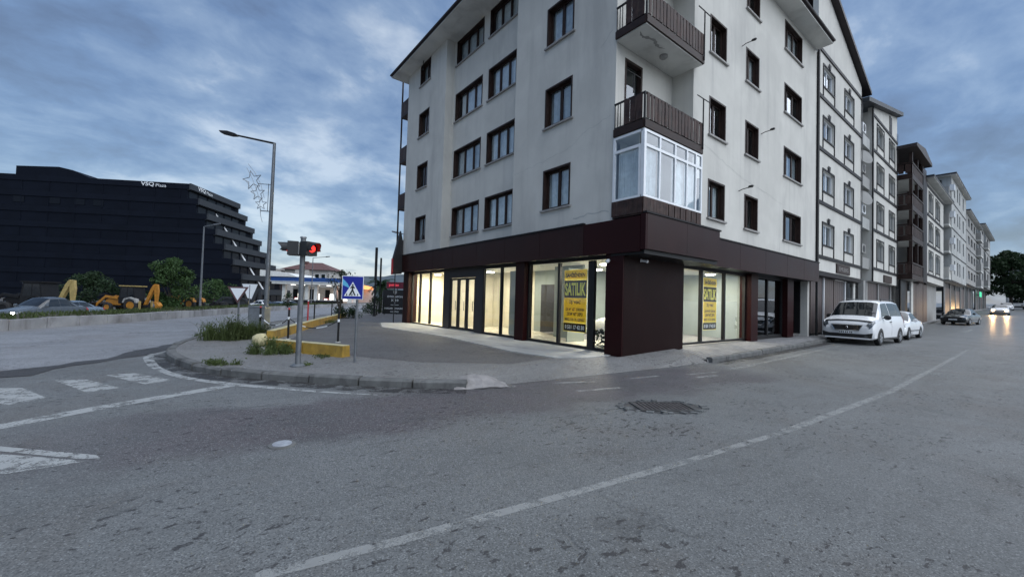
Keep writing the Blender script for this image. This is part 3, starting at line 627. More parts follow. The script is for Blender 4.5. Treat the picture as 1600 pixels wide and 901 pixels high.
# rooms behind the upper windows
simple('room_wall', 'shop_wall_grey', bld, (9.9, 9.98, 7.2, 20.3, 3.7, 13.3)); simple('room_wall', 'shop_wall_grey', bld, (11.7, 22.0, 7.5, 7.58, 3.7, 13.3))
for k in range(5): simple('floor_slab', 'shop_ceiling', bld, (9.32, 22.0, 6.9, 20.5, 3.60+2.6*k-(0.0 if k else 0.02), 3.70+2.6*k))
# balcony doors
for d in nd:
    dr = simple('balcony_door', 'brown_wood', bld, (d[0], d[0]+.07, d[2], d[3], -.16, .01), (d[1]-.07, d[1], d[2], d[3], -.16, .01), (d[0]+.07, d[1]-.07, d[3]-.07, d[3], -.16, .01), (d[0]+.07, d[1]-.07, d[2], d[2]+.5, -.12, -.07), F=FN)
    simple('pane', 'glass_upper', dr, (d[0]+.07, d[1]-.07, d[2]+.5, d[3]-.07, -.11, -.10), F=FN)
# roof with wide eaves
EZ = 13.42; ex0, ey0, ex1, ey1 = 7.88, 5.52, 22.1, 21.55
rf = MB().prism([(ex0, ey0), (ex1, ey0), (ex1, ey1), (ex0, ey1)], EZ+.05, EZ+.19).build('roof', 'roof_dark', bld)
m = MB(); m.add([(ex0-.05, ey0-.05, EZ+.192), (ex1+.05, ey0-.05, EZ+.192), (ex1+.05, ey1+.05, EZ+.192), (ex0-.05, ey1+.05, EZ+.192), (14.5, 12.5, 16.6), (15.5, 14.5, 16.6)], [(0, 1, 4), (1, 2, 5, 4), (2, 3, 5), (3, 0, 4, 5)]); m.build('tiled_slope', 'roof_dark', rf)
simple('soffit', 'soffit', bld, (ex0+.02, ex1-.02, ey0+.02, ey1-.02, EZ, EZ+.045))
m = MB(); m.path([(ex0-.03, ey0-.03, EZ+.13), (ex0-.03, ey1, EZ+.13)], .055, 8); m.build('gutter', 'roof_dark', rf)
m = MB(); m.path([(ex0, ey0-.03, EZ+.13), (ex1, ey0-.03, EZ+.13)], .055, 8); m.build('gutter', 'roof_dark', rf)
m = MB(); m.path([(XE-.06, YF-.06, EZ), (XE-.06, YF-.06, 3.7)], .05, 8); m.build('downpipe', 'black_metal', bld)
m = MB(); m.path([(8.5, 18.85, 13.4), (8.5, 18.85, 12.9)], .02, 6); m.build('cable', 'black_metal', bld)
# crack and cable lines across the plaster
def crackline(F, pts, w=0.008):
    m = MB(); P = dense(pts, 0.12); L = []; Rr = []
    for a, b in P:
        j = rng.uniform(-.03, .03); L.append(F(a, b+j+w/2*rng.uniform(.3, 1.6), .003)); Rr.append(F(a, b+j-w/2, .003))
    k = len(P); m.add(L+Rr, [(i, i+1, k+i+1, k+i) for i in range(k-1)]); m.build('plaster_crack', 'plaster_mid', bld, recalc=False)
crackline(FL, [(7.0, 6.55), (7.9, 6.4), (8.4, 6.1), (9.5, 6.0), (11.2, 5.85)]); crackline(FL, [(7.0, 3.95), (7.6, 4.0), (8.3, 3.92)], .03); crackline(FR_, [(11.4, 6.45), (12.3, 6.35), (14.6, 5.9), (17, 5.75), (18.3, 5.6)]); crackline(FL, [(7.0, 8.9), (7.4, 8.6)], .02)
# balconies on the corner
bx0, bx1, by0, by1 = 8.55, 11.38, 5.9, YN-.01
def balcony(z0, z1, rail):
    s = simple('balcony', 'soffit', bld, (bx0+.03, bx1-.03, by0+.03, by1, z0, z1))
    simple('edge_beam', 'brown_wood', s, (bx0, bx1, by0-.02, by0+.028, z0+.03, z1+.05), (bx0-.02, bx0+.028, by0+.03, by1, z0+.03, z1+.05), (bx1-.028, bx1+.02, by0+.03, by1-.72, z0+.03, z1+.05))
    mm = MB(); zt = rail
    mm.box(bx0, bx1, by0, by0+.045, zt-.04, zt); mm.box(bx0, bx0+.045, by0+.05, by1, zt-.04, zt); mm.box(bx0, bx1, by0+.01, by0+.04, z1+.07, z1+.10); mm.box(bx0+.01, bx0+.04, by0+.05, by1, z1+.07, z1+.10)
    for x in (bx0, bx0+.92, bx0+1.86, bx1-.045): mm.box(x, x+.045, by0+.002, by0+.043, z1+.05, zt-.041)
    for y in (by0+.3, by0+.62, by1-.03, by1-.12, by1-.2): mm.box(bx0+.012, bx0+.032, y, y+.018, z1+.05, zt-.041)
    mm.build('railing', 'black_metal', s)
    nb = 17; w = (bx1-bx0-.1)/nb
    for i in range(nb):
        x = bx0+.06+w*i; jj = rng.uniform(-.015, .015); g = rng.uniform(.018, .05)
        simple('board', 'board_wood', s, (x, x+w-g, by0-.022, by0-.003, z1+.08+jj, zt-.03+jj))
    for i in range(3):
        y = by0+.07+i*.19; simple('board', 'board_wood', s, (bx0-.022, bx0-.003, y, y+.17, z1+.08, zt-.03))
    return s
b1 = balcony(5.85, 6.03, 6.78); b2 = balcony(8.50, 8.67, 9.40); b3 = balcony(11.15, 11.3, 12.05)
for s, z in ((b1, 5.85), (b2, 8.50)):
    MB().lathe((10.1, 6.4, z-.001), (0, 0, -1), [(0, .11), (.05, .11), (.09, .07)], 16).build('ceiling_lamp', 'plaster_grey', s, smooth=40)
m = MB(); up_, lo_ = [], []
for i in range(19):
    x = 8.72+i*.062; w_ = .05*math.sin(math.pi*(i+.5)/19)*rng.uniform(.35, 1.6)+.006; yc = 6.22+.05*math.sin(i*.55)+rng.uniform(-.015, .015)
    up_.append((x, yc+w_, 8.4975)); lo_.append((x+.01, yc-w_*rng.uniform(.3, 1.2), 8.4975))
m.add(up_+lo_, [(i, i+1, 20+i, 19+i) for i in range(18)]); m.build('peeled_plaster', 'plaster_grey', b2, recalc=False)
for s, z, zt in ((b1, 6.0, 7.47), (b2, 8.6, 10.05)):
    m = MB(); m.path([(bx1-.06, by0-.04, z), (bx1-.06, by0-.04, zt)], .02, 6); m.path([(bx1-.40, by0-.04, zt), (bx1+.28, by0-.04, zt)], .016, 6); m.build('clothes_line_pole', 'black_metal', s)
    m = MB(); m.path([(bx0+.55, by1-.2, z+1.2), (bx0+.55, by1-.2, zt+.25)], .018, 6); m.path([(bx0+.3, by1-.2, zt+.25), (bx0+.85, by1-.2, zt+.25)], .014, 6); m.build('clothes_line_pole', 'black_metal', s)
# glazed-in balcony on the first floor
gb = simple('glazed_balcony', 'board_wood', bld, (bx0+.02, bx1-.02, by0+.02, by1, 3.72, 3.78))
nb = 20; w = (bx1-bx0)/nb
for i in range(nb):
    g = .045 if i > 6 and i % 2 else .006
    simple('board', 'board_wood', gb, (bx0+w*i, bx0+w*(i+1)-g, by0-.012, by0+.012, 3.76, 4.15))
for i in range(7):
    y = by0+.02+i*.135; simple('board', 'board_wood', gb, (bx0-.012, bx0+.012, y, y+.13, 3.76, 4.15))
simple('backing', 'brown_wood', gb, (bx0+.02, bx1, by0+.02, by0+.04, 3.78, 4.12), (bx0+.02, bx0+.04, by0+.04, by1, 3.78, 4.12))
g0, g1, gt = 4.15, 5.85, 5.42
FG = Fr((0, by0, 0), (1, 0, 0), (0, 0, 1), (0, -1, 0)); FGl = Fr((bx0, 0, 0), (0, 1, 0), (0, 0, 1), (-1, 0, 0))
fr = MB(); cuts = [bx0, bx0+.70, bx0+1.42, bx0+2.02, bx0+2.5, bx1-.02]
fr.box(bx0, bx1, g0, g0+.06, -.06, 0, F=FG); fr.box(bx0, bx1, g1-.06, g1, -.06, 0, F=FG); fr.box(bx0+.09, bx1-.06, gt, gt+.07, -.05, .004, F=FG)
fr.box(bx0, bx0+.09, g0+.06, g1-.06, -.09, .004, F=FG)
for c in cuts[1:]: fr.box(c-.03, c+.03, g0+.06, g1-.06, -.055, .002, F=FG)
fr.box(by0+.1, by1, g0, g0+.06, -.06, 0, F=FGl); fr.box(by0+.1, by1, g1-.06, g1, -.06, 0, F=FGl); fr.box(by0+.1, by1, gt, gt+.07, -.05, .003, F=FGl); fr.box(by1-.07, by1, g0+.06, g1-.06, -.06, .002, F=FGl); fr.box(by0+.10, by0+.16, g0+.06, gt, -.05, .002, F=FGl)
fr.build('glazing_frame', 'white_frame', gb)
for a, b in zip(cuts[:-1], cuts[1:]):
    simple('pane', 'glass_upper', gb, (a+.03, b-.03, g0+.06, gt, -.034, -.026), F=FG); simple('pane', 'glass_upper', gb, (a+.03, b-.03, gt+.07, g1-.06, -.034, -.026), F=FG)
simple('pane', 'glass_upper', gb, (by0+.16, by1-.07, g0+.06, gt, -.034, -.026), F=FGl); simple('pane', 'glass_upper', gb, (by0+.16, by1-.07, gt+.07, g1-.06, -.034, -.026), F=FGl)
curtain('curtain', FG, bx0+.12, bx0+.68, g0+.05, gt, -.12, 'curtain_grey', gb, 14); curtain('curtain', FG, bx0+1.44, bx0+2.0, g0+.05, gt, -.12, 'curtain', gb, 16); curtain('curtain', FGl, by0+.16, by1-.1, g0+.05, gt, -.12, 'curtain', gb, 18); curtain('curtain', FG, bx0+2.05, bx1-.1, g0+.05, gt, -.12, 'curtain', gb, 14)
simple('back_wall', 'plaster', gb, (X0+.05, XN, YN, YN+.06, 3.8, 5.8))
simple('post', 'brown_wood', gb, (bx1-.02, bx1+.05, by0+.1, by0+.2, 4.15, 5.2))
# balconies on the far gable end, seen from the side
for k in range(4):
    z = 3.75+2.63*k
    e = simple('end_balcony', 'brown_wood', bld, (8.75, 10.4, YE+.01, YE+1.35, z, z+.14))
    simple('parapet', 'board_wood', e, (8.75, 10.4, YE+1.31, YE+1.35, z+.14, z+.85), (8.75, 8.79, YE+.01, YE+1.3, z+.14, z+.85))
    simple('post', 'brown_wood', e, (8.75, 8.82, YE+1.27, YE+1.34, z+.86, z+2.62))
# brown composite fascia, panel by panel
FZ0, FZ1 = 2.80, 3.68
for i in range(8):
    a = 5.95+(YE+.02-5.95)*i/8; b = 5.95+(YE+.02-5.95)*(i+1)/8
    simple('fascia_panel', 'clad_red' if i == 0 else 'clad_brown', bld, (8.53, 8.60, a+.006, b-.006, FZ0, FZ1))
    simple('fascia_cap', 'dark_trim', bld, (8.50, 8.602, a, b, FZ1+.002, FZ1+.05)) if i > 0 else None
xs_ = [8.602, 10.45, 12.3]
for a, b in zip(xs_[:-1], xs_[1:]): simple('fascia_panel', 'clad_brown', bld, (a+.004, b-.004, 5.80, 5.87, 2.85, 3.73))
simple('fascia_cap', 'dark_trim', bld, (8.53, 12.34, 5.77, 5.88, 3.732, 3.775))
xs_ = [12.3, 14.3, 16.4, 18.5, 20.4, 22.35]
for a, b in zip(xs_[:-1], xs_[1:]): simple('fascia_panel', 'clad_brown', bld, (a+.006, b-.006, 6.06, 6.13, 2.74, 3.60))
simple('fascia_cap', 'dark_trim', bld, (12.345, 22.36, 6.03, 6.14, 3.602, 3.64))
simple('fascia_side', 'clad_brown', bld, (12.304, 12.34, 5.885, 6.055, 2.85, 3.72)); simple('fascia_side', 'clad_red', bld, (8.532, 8.60, 5.802, 5.945, 2.84, 3.72))
simple('shop_soffit', 'black_metal', bld, (8.61, 12.30, 5.88, 6.9, 2.86, 2.74), (12.35, 22.34, 6.14, 6.9, 2.77, 2.81), (8.61, 9.05, 6.95, YE, 2.81, 2.85))
# shop: pillars, glazing bars, glass
SX, SY, SB, ST = 8.92, 6.80, 0.16, 2.72
FS = Fr((SX, 0, 0), (0, 1, 0), (0, 0, 1), (-1, 0, 0)); FT = Fr((0, SY, 0), (1, 0, 0), (0, 0, 1), (0, -1, 0))
simple('corner_pillar', 'clad_pillar_shade', bld, (8.66, 11.55, 6.50, 6.78, 0.10, 2.855)); simple('corner_pillar', 'clad_red', bld, (8.62, 8.655, 6.502, 7.06, 0.10, 2.808)); simple('corner_pillar', 'clad_pillar_shade', bld, (8.66, 8.95, 6.785, 7.06, .1, 2.8)); simple('pillar', 'clad_brown', bld, (11.3, 11.72, 6.785, 7.0, .2, 2.76))
simple('pillar', 'clad_red', bld, (8.72, 9.1, 10.62, 11.1, SB-.03, 2.805)); simple('pillar', 'clad_brown', bld, (8.70, 9.2, 20.15, YE, .1, 2.805)); simple('pillar', 'clad_red', bld, (16.5, 17.1, 6.58, 7.0, .2, 2.765)); simple('pillar', 'clad_red', bld, (20.15, 20.85, 6.58, 7.0, .25, 2.765))
mm = MB(); mm.box(7.06, 10.62, ST, 2.81, -.08, .02, F=FS); mm.box(11.1, 20.15, ST-.02, 2.81, -.08, .02, F=FS); mm.box(7.06, 10.62, SB, SB+.07, -.08, .02, F=FS); mm.box(11.1, 13.4, SB, SB+.07, -.08, .02, F=FS); mm.box(16.6, 20.15, SB, SB+.05, -.08, .02, F=FS)
mull = [7.72, 9.14, 12.2, 18.05, 19.2]
for y in mull: mm.box(y-.045 if y != 7.72 else 7.70, y+.045 if y != 7.72 else 7.93, SB+.07, ST-.02, -.08, .02, F=FS)
for y in (7.06, 10.56, 11.1, 13.34, 16.6, 20.09): mm.box(y, y+.06, SB+.07, ST-.02, -.08, .02, F=FS)
mm.build('shop_frame', 'black_metal', bld)
for a, b in ((7.12, 7.70), (7.93, 9.095), (9.185, 10.56), (11.16, 12.155), (12.245, 13.34), (16.66, 18.005), (18.095, 19.155), (19.245, 20.09)): simple('shop_pane', 'glass', bld, (a, b, SB+.07, ST-.02, -.04, -.03), F=FS)
# metal entrance with three glazed leaves
de = MB(); de.box(13.4, 16.6, 2.40, ST-.02, -.08, .03, F=FS); de.box(13.4, 13.95, SB, 2.40, -.06, .03, F=FS); de.box(16.05, 16.6, SB, 2.40, -.06, .03, F=FS)
shop_door = de.build('shop_entrance', 'door_metal', bld)
for a in (13.97, 14.66, 15.36):
    lf = simple('door_leaf', 'black_metal', shop_door, (a, a+.09, SB+.02, 2.38, -.05, .0), (a+.57, a+.67, SB+.02, 2.38, -.05, 0), (a+.09, a+.57, SB+.02, SB+.12, -.05, 0), (a+.09, a+.57, 2.30, 2.38, -.05, 0), F=FS)
    simple('pane', 'glass', shop_door, (a+.09, a+.57, SB+.12, 2.30, -.03, -.02), F=FS)
    MB().path([FS(a+.1, 1.0, .05), FS(a+.1, 1.4, .05)], .015, 6).build('handle', 'chrome', shop_door)
mm = MB(); mm.box(11.72, 16.5, ST-.05, 2.77, -.08, .02, F=FT); mm.box(17.1, 20.15, ST-.05, 2.77, -.08, .02, F=FT); mm.box(11.72, 16.5, SB+.09, SB+.16, -.08, .02, F=FT); mm.box(17.1, 20.15, SB+.09, SB+.22, -.08, .02, F=FT)
for x in (13.2, 14.82, 18.58): mm.box(x-.05, x+.05, SB+.16, ST-.05, -.08, .02, F=FT)
for x in (11.72, 16.44, 17.1, 20.09): mm.box(x, x+.06, SB+.16, ST-.05, -.08, .02, F=FT)
mm.build('shop_frame', 'black_metal', bld)
for a, b in ((11.78, 13.15), (13.25, 14.77), (14.87, 16.44)): simple('shop_pane', 'glass', bld, (a, b, SB+.16, ST-.05, -.04, -.03), F=FT)
for a, b in ((17.16, 18.53), (18.63, 20.09)): simple('shop_pane', 'glass_dark', bld, (a, b, SB+.22, ST-.05, -.04, -.03), F=FT)
# residents' entrance
en = simple('entrance', 'black_metal', bld, (20.86, 22.3, 7.3, 7.36, .25, 2.75)); simple('door', 'brown_wood', en, (21.1, 22.0, 7.24, 7.295, .3, 2.35)); simple('step', 'concrete', en, (20.86, 22.3, 6.75, 7.29, .2, .36)); simple('side_wall', 'black_metal', bld, (22.02, 22.10, 6.7, 7.29, .37, 2.76))
MB().path([(22.55, 6.6, .3), (22.55, 6.6, 2.6)], .06, 8).build('rain_pipe', 'white_frame', bld)
# interior of the shop
simple('shop_floor', 'shop_floor', bld, (8.95, 16.9, 6.85, 20.3, .12, .2)); simple('shop_ceiling', 'shop_ceiling', bld, (9.02, 22.0, 6.9, 20.4, 2.80, 2.86))

simple('partition', 'shop_wall_grey', bld, (10.6, 16.8, 11.0, 11.1, .2, 2.795)); simple('partition', 'shop_wall', bld, (11.6, 11.7, 13.4, 20.3, .2, 2.795)); simple('partition', 'shop_wall_grey', bld, (11.6, 11.7, 11.1, 13.39, .2, 2.795)); simple('partition', 'shop_wall', bld, (9.05, 11.59, 16.5, 16.58, .2, 2.795)); simple('partition', 'shop_wall_grey', bld, (9.4, 9.46, 11.2, 12.3, .2, 2.6)); simple('partition', 'shop_wall', bld, (9.05, 11.6, 20.2, 20.28, .2, 2.795)); simple('partition', 'shop_wall_grey', bld, (16.8, 16.9, 7.0, 11.0, .2, 2.795)); simple('partition', 'shop_wall_grey', bld, (10.5, 10.59, 9.6, 11.0, .2, 2.795)); simple('partition', 'shop_wall_grey', bld, (9.5, 10.3, 9.3, 9.36, .2, 2.6)); simple('pier', 'plaster_mid', bld, (13.2, 13.6, 9.4, 9.8, .2, 2.795)); simple('partition', 'shop_wall_grey', bld, (17.0, 22.0, 8.6, 8.7, .2, 2.795))
LIGHTS = [(10.1, 8.3, 2.74), (12.6, 8.2, 2.74), (14.9, 8.6, 2.74), (11.6, 9.9, 2.74), (15.6, 7.7, 2.74), (10.2, 12.6, 2.74), (10.2, 14.8, 2.74), (9.9, 17.6, 2.74), (9.9, 19.2, 2.74)]
for i, p in enumerate(LIGHTS):
    c = MB().lathe(p, (0, 0, -1), [(-.049, .19), (.02, .2), (.022, .18)], 20).build('ceiling_light', 'white_frame', bld)
    MB().lathe((p[0], p[1], p[2]-.023), (0, 0, -1), [(0, .17), (.02, .165), (.03, .12)], 20).build('diffuser', 'lamp_white', c)
    ld = bpy.data.lights.new('shop_light', 'AREA'); ld.shape = 'DISK'; ld.size = .34; ld.energy = [46, 44, 40, 30, 30, 32, 36, 50, 50][i]; ld.color = (1.0, .90, .70) if i > 4 else (1.0, .93, .78)
    lo = bpy.data.objects.new('shop_light', ld); col.objects.link(lo); lo.location = Vector((p[0], p[1], p[2]-.06))-W[bld.name]; lo.parent = bld
# wall lamps, cameras
for x, z in ((14.45, 10.45), (16.1, 7.85), (14.35, 5.42)):
    m = MB(); m.path([(x, YF-.01, z), (x, YF-.14, z+.04), (x+.1, YF-.34, z+.09)], .014, 6); l = m.build('bracket_lamp', 'black_metal', bld)
    MB().lathe((x+.1, YF-.34, z+.11), (.3, -1, .1), [(-.07, .02), (-.04, .04), (.06, .045), (.09, .02)], 12).build('lamp_head', 'black_plastic', l, smooth=40)
for p, d in (((8.57, 6.95, 2.62), (-.8, -.5, -.2)), ((9.35, 6.46, 2.66), (.2, -1, -.2))):
    m = MB(); m.lathe(p, d, [(-.02, .05), (.0, .035), (.12, .035), (.16, .045), (.18, .03)], 12); m.build('security_camera', 'white_frame', bld, smooth=40)
# blade sign hanging from the far corner of the building
bs = thing('projecting_sign', 'dark framed sign box projecting from the far corner of the white building', 'sign', (8.35, 20.95, 2.7))
m = MB(); FB = Fr((0, 20.95, 0), (-1, 0, 0), (0, 0, 1), (0, -1, 0)); m.prism([(-8.55, 2.75), (-7.95, 2.72), (-7.95, 4.1), (-8.2, 4.6), (-8.35, 5.2), (-8.55, 4.6)], -.1, .1, F=FB)
m = MB(); m.prism([(8.52, 2.72), (8.02, 2.66), (8.05, 3.55), (8.28, 4.5), (8.40, 5.0), (8.52, 4.5)], -.1, .1, F=Fr((0, 20.75, 0), (1, 0, 0), (0, 0, 1), (0, -1, 0))); m.build('panel', 'sign_black', bs)
simple('edge', 'sign_red', bs, (8.0, 8.03, 20.66, 20.84, 2.66, 3.5))
MB().path([(8.2, 20.75, .13), (8.2, 20.75, 2.7)], .025, 6).build('support', 'black_metal', bs)

simple('counter', 'brown_wood', bld, (14.4, 16.2, 9.6, 10.2, .2, 1.15)); simple('wall_pipe', 'white_frame', bld, (12.4, 12.46, 10.93, 10.99, .2, 2.79)); simple('fuse_box', 'galv', bld, (14.9, 15.4, 10.9, 10.99, 1.4, 2.0)); simple('inner_door', 'door_metal', bld, (11.54, 11.595, 12.0, 12.9, .2, 2.2)); simple('skirting', 'brown_wood', bld, (10.62, 16.78, 10.97, 10.995, .2, .3)); simple('ladder', 'galv', bld, (10.9, 10.95, 14.2, 14.26, .2, 2.3), (11.3, 11.35, 14.2, 14.26, .2, 2.3), *[(10.95, 11.3, 14.21, 14.25, .4+.3*i, .44+.3*i) for i in range(6)])
# sale banners behind the glass
def banner(label, o, a, w, h, lines, nrm):
    t = thing('sale_banner', label, 'banner', o)
    F = Fr(o, a, (0, 0, 1), nrm); y = 0.0
    simple('sheet', 'banner_cream', t, (-w/2, w/2, 0, h, -.002, .002), F=F)
    for k, (b0, b1, bgm, s, tm, tw, th) in enumerate(lines):
        simple('band', bgm, t, (-w/2+.012, w/2-.012, b0*h, b1*h, .003, .005), F=F)
        for s_, yy, th_, tw_ in ([(s, (b0+b1)/2, th, tw)] if isinstance(s, str) else s):
            text('lettering', s_, tm, t, F(0, yy*h, .007), a, (0, 0, 1), th_*h, width=tw_*w, bold=.03)
    return t
lines = [(.85, .99, 'banner_yellow', 'SAHİBİNDEN', 'banner_black', .84, .085), (.545, .825, 'banner_black', 'SATILIK', 'banner_print', .90, .21),
         (.155, .54, 'banner_yellow', [('İŞ YERİ', .475, .075, .50), ('230 M² NET DÜKKAN', .365, .058, .80), ('230 M² NET DEPO', .285, .055, .70), ('MRKZ. YOL ÜS. CEPHELİ', .205, .052, .86)], 'banner_black', 0, 0),
         (.01, .14, 'banner_black', '0 531 17 42 50', 'sign_white', .84, .065)]
banner('tall yellow and black for-sale banner behind the left shop window', (9.0, 8.52, .60), (0, -1, 0), .93, 1.88, lines, (-1, 0, 0))
banner('yellow and black for-sale banner behind the street-side shop window', (13.98, 6.90, .68), (1, 0, 0), .92, 1.78, lines, (0, -1, 0))
# things inside
bx = thing('cardboard_box', 'brown cardboard box standing open behind the street-side shop glass', 'box', (12.55, 7.9, .2)); simple('body', 'cardboard', bx, (12.3, 12.85, 7.7, 8.15, .2, .75)); simple('flap', 'cardboard', bx, (12.28, 12.295, 7.7, 8.15, .62, .86)); simple('flap', 'cardboard', bx, (12.86, 12.875, 7.7, 8.15, .6, .8))
bx = thing('cardboard_box', 'small brown cardboard box leaning right of the open box', 'box', (13.05, 8.0, .2)); simple('body', 'cardboard', bx, (12.92, 13.12, 7.85, 8.15, .2, .68)); simple('tape', 'banner_cream', bx, (12.99, 13.05, 7.845, 7.849, .2, .68))
cv = thing('reflection_pile', 'dark leaves and white sheet shaped as a street reflection beside the corner pillar', 'pile', (9.7, 7.75, .2))  # added mesh shaped as the street's reflection in the shop glass
pm = MB()
for i in range(260):
    p = Vector((9.3+random.random()*.9, 7.3+random.random()*.9, .2+random.random()*.62)); s = random.uniform(.04, .09); a = random.uniform(0, 6.28); b = random.uniform(-.8, .8)
    pm.add([p+Vector((math.cos(a)*s, math.sin(a)*s, b*s)), p+Vector((-math.sin(a)*s*.6, math.cos(a)*s*.6, s*.4)), p-Vector((math.cos(a)*s, math.sin(a)*s, b*s)), p+Vector((math.sin(a)*s*.6, -math.cos(a)*s*.6, -s*.4))], [(0, 1, 2, 3)])
pm.build('reflected_leaves', 'leaf_dark', cv, recalc=False)['kind'] = 'stuff'
pm = MB(); pts = []
for i in range(11):
    for j in range(11): u, v = i/10, j/10; pts.append((9.2+u*1.1, 7.2+v*1.1, .86+.22*math.sin(u*3.1)*math.sin(v*3.0)+random.uniform(-.03, .03)-(.12 if i in (0, 10) or j in (0, 10) else 0)))
pm.add(pts, [(i*11+j, i*11+11+j, i*11+12+j, i*11+j+1) for i in range(10) for j in range(10)]); pm.build('sheet', 'curtain', cv, smooth=50)  # pale bonnet of the reflected car, modelled as a sheet
# ------------------------------------------------------------------ the row of buildings up the street
def arch_fill(F, a0, a1, b1, r, parent, mt):
    for s in (0, 1):
        m = MB(); c = a0 if s == 0 else a1; sg = 1 if s == 0 else -1; w = (a1-a0)/2
        pts = [(c, b1)]+[(c+sg*w*(1-math.cos(t)), b1-r*(1-math.sin(t))) for t in np.linspace(0, math.pi/2, 6)]
        pts = [(c-sg*0.0, b1+.0)]+[(c+sg*w*(1-math.cos(t)), b1-r+r*math.sin(t)) for t in np.linspace(0, math.pi/2, 6)]
        m.prism(pts, -.12, .004, F); m.build('arch_corner', mt, parent)
def win2(parent, F, a0, a1, b0, b1, lights=2, frame='white_frame', pane='glass_upper', trim=None, arch=0, wallm='plaster', curt=None, d=.16):
    m = MB(); s = .06
    m.box(a0, a0+s, b0, b1, -d, -d+.07, F=F); m.box(a1-s, a1, b0, b1, -d, -d+.07, F=F); m.box(a0+s, a1-s, b0, b0+s, -d, -d+.07, F=F); m.box(a0+s, a1-s, b1-s, b1, -d, -d+.07, F=F)
    for i in range(1, lights): c = a0+(a1-a0)*i/lights; m.box(c-.035, c+.035, b0+s, b1-s, -d+.005, -d+.065, F=F)
    w = m.build('window', frame, parent)
    cs = [a0+(a1-a0)*i/lights for i in range(lights+1)]
    for i in range(lights): simple('pane', pane, w, (cs[i]+.03, cs[i+1]-.03, b0+s-.01, b1-s+.01, -d+.03, -d+.036), F=F)
    if curt: simple('curtain', curt, w, (a0+.04, a0+(a1-a0)*rng.choice([.4, .6, 1])-.04, b0+.03, b1-.03, -d-.06, -d-.05), F=F)
    simple('room', 'shop_wall_grey', w, (a0-.1, a1+.1, b0-.1, b1+.1, -.9, -.88), F=F)
    if arch: arch_fill(F, a0, a1, b1, arch, w, wallm)
    if trim:
        t = .07; base = trim
        simple('window_trim', 'dark_trim', w, (a0-t, a0, base, b1+t, .002, .035), (a1, a1+t, base, b1+t, .002, .035), (a0, a1, b1, b1+t, .002, .035), (a0, a1, b0-t, b0, .002, .04), F=F)
    return w
def shutter(parent, F, a0, a1, b0, b1, c, planks=6):
    sh = simple('shutter', 'shutter', parent, (a0, a1, b0, b1, c-.05, c-.02), F=F); w = (a1-a0)/planks
    for i in range(planks): simple('plank', 'shutter', sh, (a0+w*i+.012, a0+w*(i+1)-.012, b0+.02, b1-.02, c-.018, c), F=F)
def shell(parent, F, a0, a1, z0, z1, depth, holes, wallm='plaster'):
    m = MB(); wall_holes(m, F, a0, a1, z0, z1, holes, .22); m.build('wall', wallm, parent)
    simple('side_wall', wallm, parent, (a0, a0+.2, z0, z1-.005, -depth, -.222), F=F); simple('side_wall', wallm, parent, (a1-.2, a1, z0, z1-.005, -depth, -.222), F=F)
    simple('underside', 'soffit', parent, (a0+.002, a1-.002, z0-.02, z0+.1, -1.6, -.225), F=F); simple('rear_wall', wallm, parent, (a0+.2, a1-.2, .0, z1, -depth, -depth+.2), F=F)
def eaves(parent, F, a0, a1, z, over, depth, rise=1.6, mt='roof_dark'):
    r = simple('roof', mt, parent, (a0, a1, z+.06, z+.22, -depth, over), F=F); simple('soffit', 'soffit', r, (a0+.03, a1-.03, z, z+.055, -depth, over-.03), F=F)
    m = MB(); c = (a0+a1)/2; q = [F(a0, z+.222, over), F(a1, z+.222, over), F(a1, z+.222, -depth), F(a0, z+.222, -depth), F(c-1, z+rise, -depth/2), F(c+1, z+rise, -depth/2)]
    m.add(q, [(0, 1, 5, 4), (1, 2, 5), (2, 3, 4, 5), (3, 0, 4)]); m.build('tiled_slope', mt, r); return r
ROWG = None
PL = 6.17
# second building: white with dark timber lines, square windows and a steep gable
B = thing('apartment_building', 'white building with dark timber lines, square windows and a steep gable', 'building', (26.3, 11, hroad(26)))
F2 = Fr((0, PL, 0), (1, 0, 0), (0, 0, 1), (0, -1, 0)); bands = [3.95, 6.5, 9.02, 11.52, 13.75]
hol = [(x0, x1, b+.62, b+1.62) for b in bands[:4] for x0, x1 in ((23.15, 24.85), (26.65, 28.35))]
shell(B, F2, 22.42, 30.05, 3.3, 13.7, 11, hol)
m = MB(); m.prism([(22.42, 13.7), (30.05, 13.7), (30.05, 14.45), (23.2, 17.2), (22.42, 17.2)], -.22, 0, F2); m.build('gable', 'plaster', B)
for i, h in enumerate(hol):
    w = win2(B, F2, *h, lights=2, trim=h[2]-.6, curt=rng.choice([None, 'curtain', 'curtain_grey']))
    c = (h[0]+h[1])/2; mm = MB(); mm.prism([(c-.09, h[3]+.04), (c+.09, h[3]+.04), (c+.17, h[3]+.30), (c-.17, h[3]+.30)], .036, .06, F2); mm.build('keystone', 'dark_trim', w)
for b in bands: simple('timber_band', 'dark_trim', B, (22.5, 30.04, b-.08, b+.08, .002, .05), F=F2)
simple('timber_band', 'dark_trim', B, (22.36, 22.499, 3.3, 13.9, .001, .055), F=F2); simple('timber_band', 'dark_trim', B, (29.93, 30.06, 3.3, 13.67, .051, .056), F=F2)
m = MB(); m.prism([(31.0, 14.22), (31.0, 14.42), (22.6, 17.62), (22.6, 17.42)], -11, .28, F2); rf2 = m.build('roof', 'roof_dark', B)
simple('lintel_beam', 'dark_trim', B, (22.42, 30.05, 3.08, 3.28, -.3, .02), F=F2)
sb = simple('name_board', 'brown_wood', B, (25.3, 27.6, 3.35, 3.82, .003, .06), F=F2); text('lettering', 'EMLEKS', 'stone_sill', B, F2(26.45, 3.58, .064), (1, 0, 0), (0, 0, 1), .2, width=1.6)
for a, b in ((22.75, 24.4), (24.5, 26.2), (26.3, 28.0)): shutter(B, F2, a, b, .35, 3.05, -.32, 5)
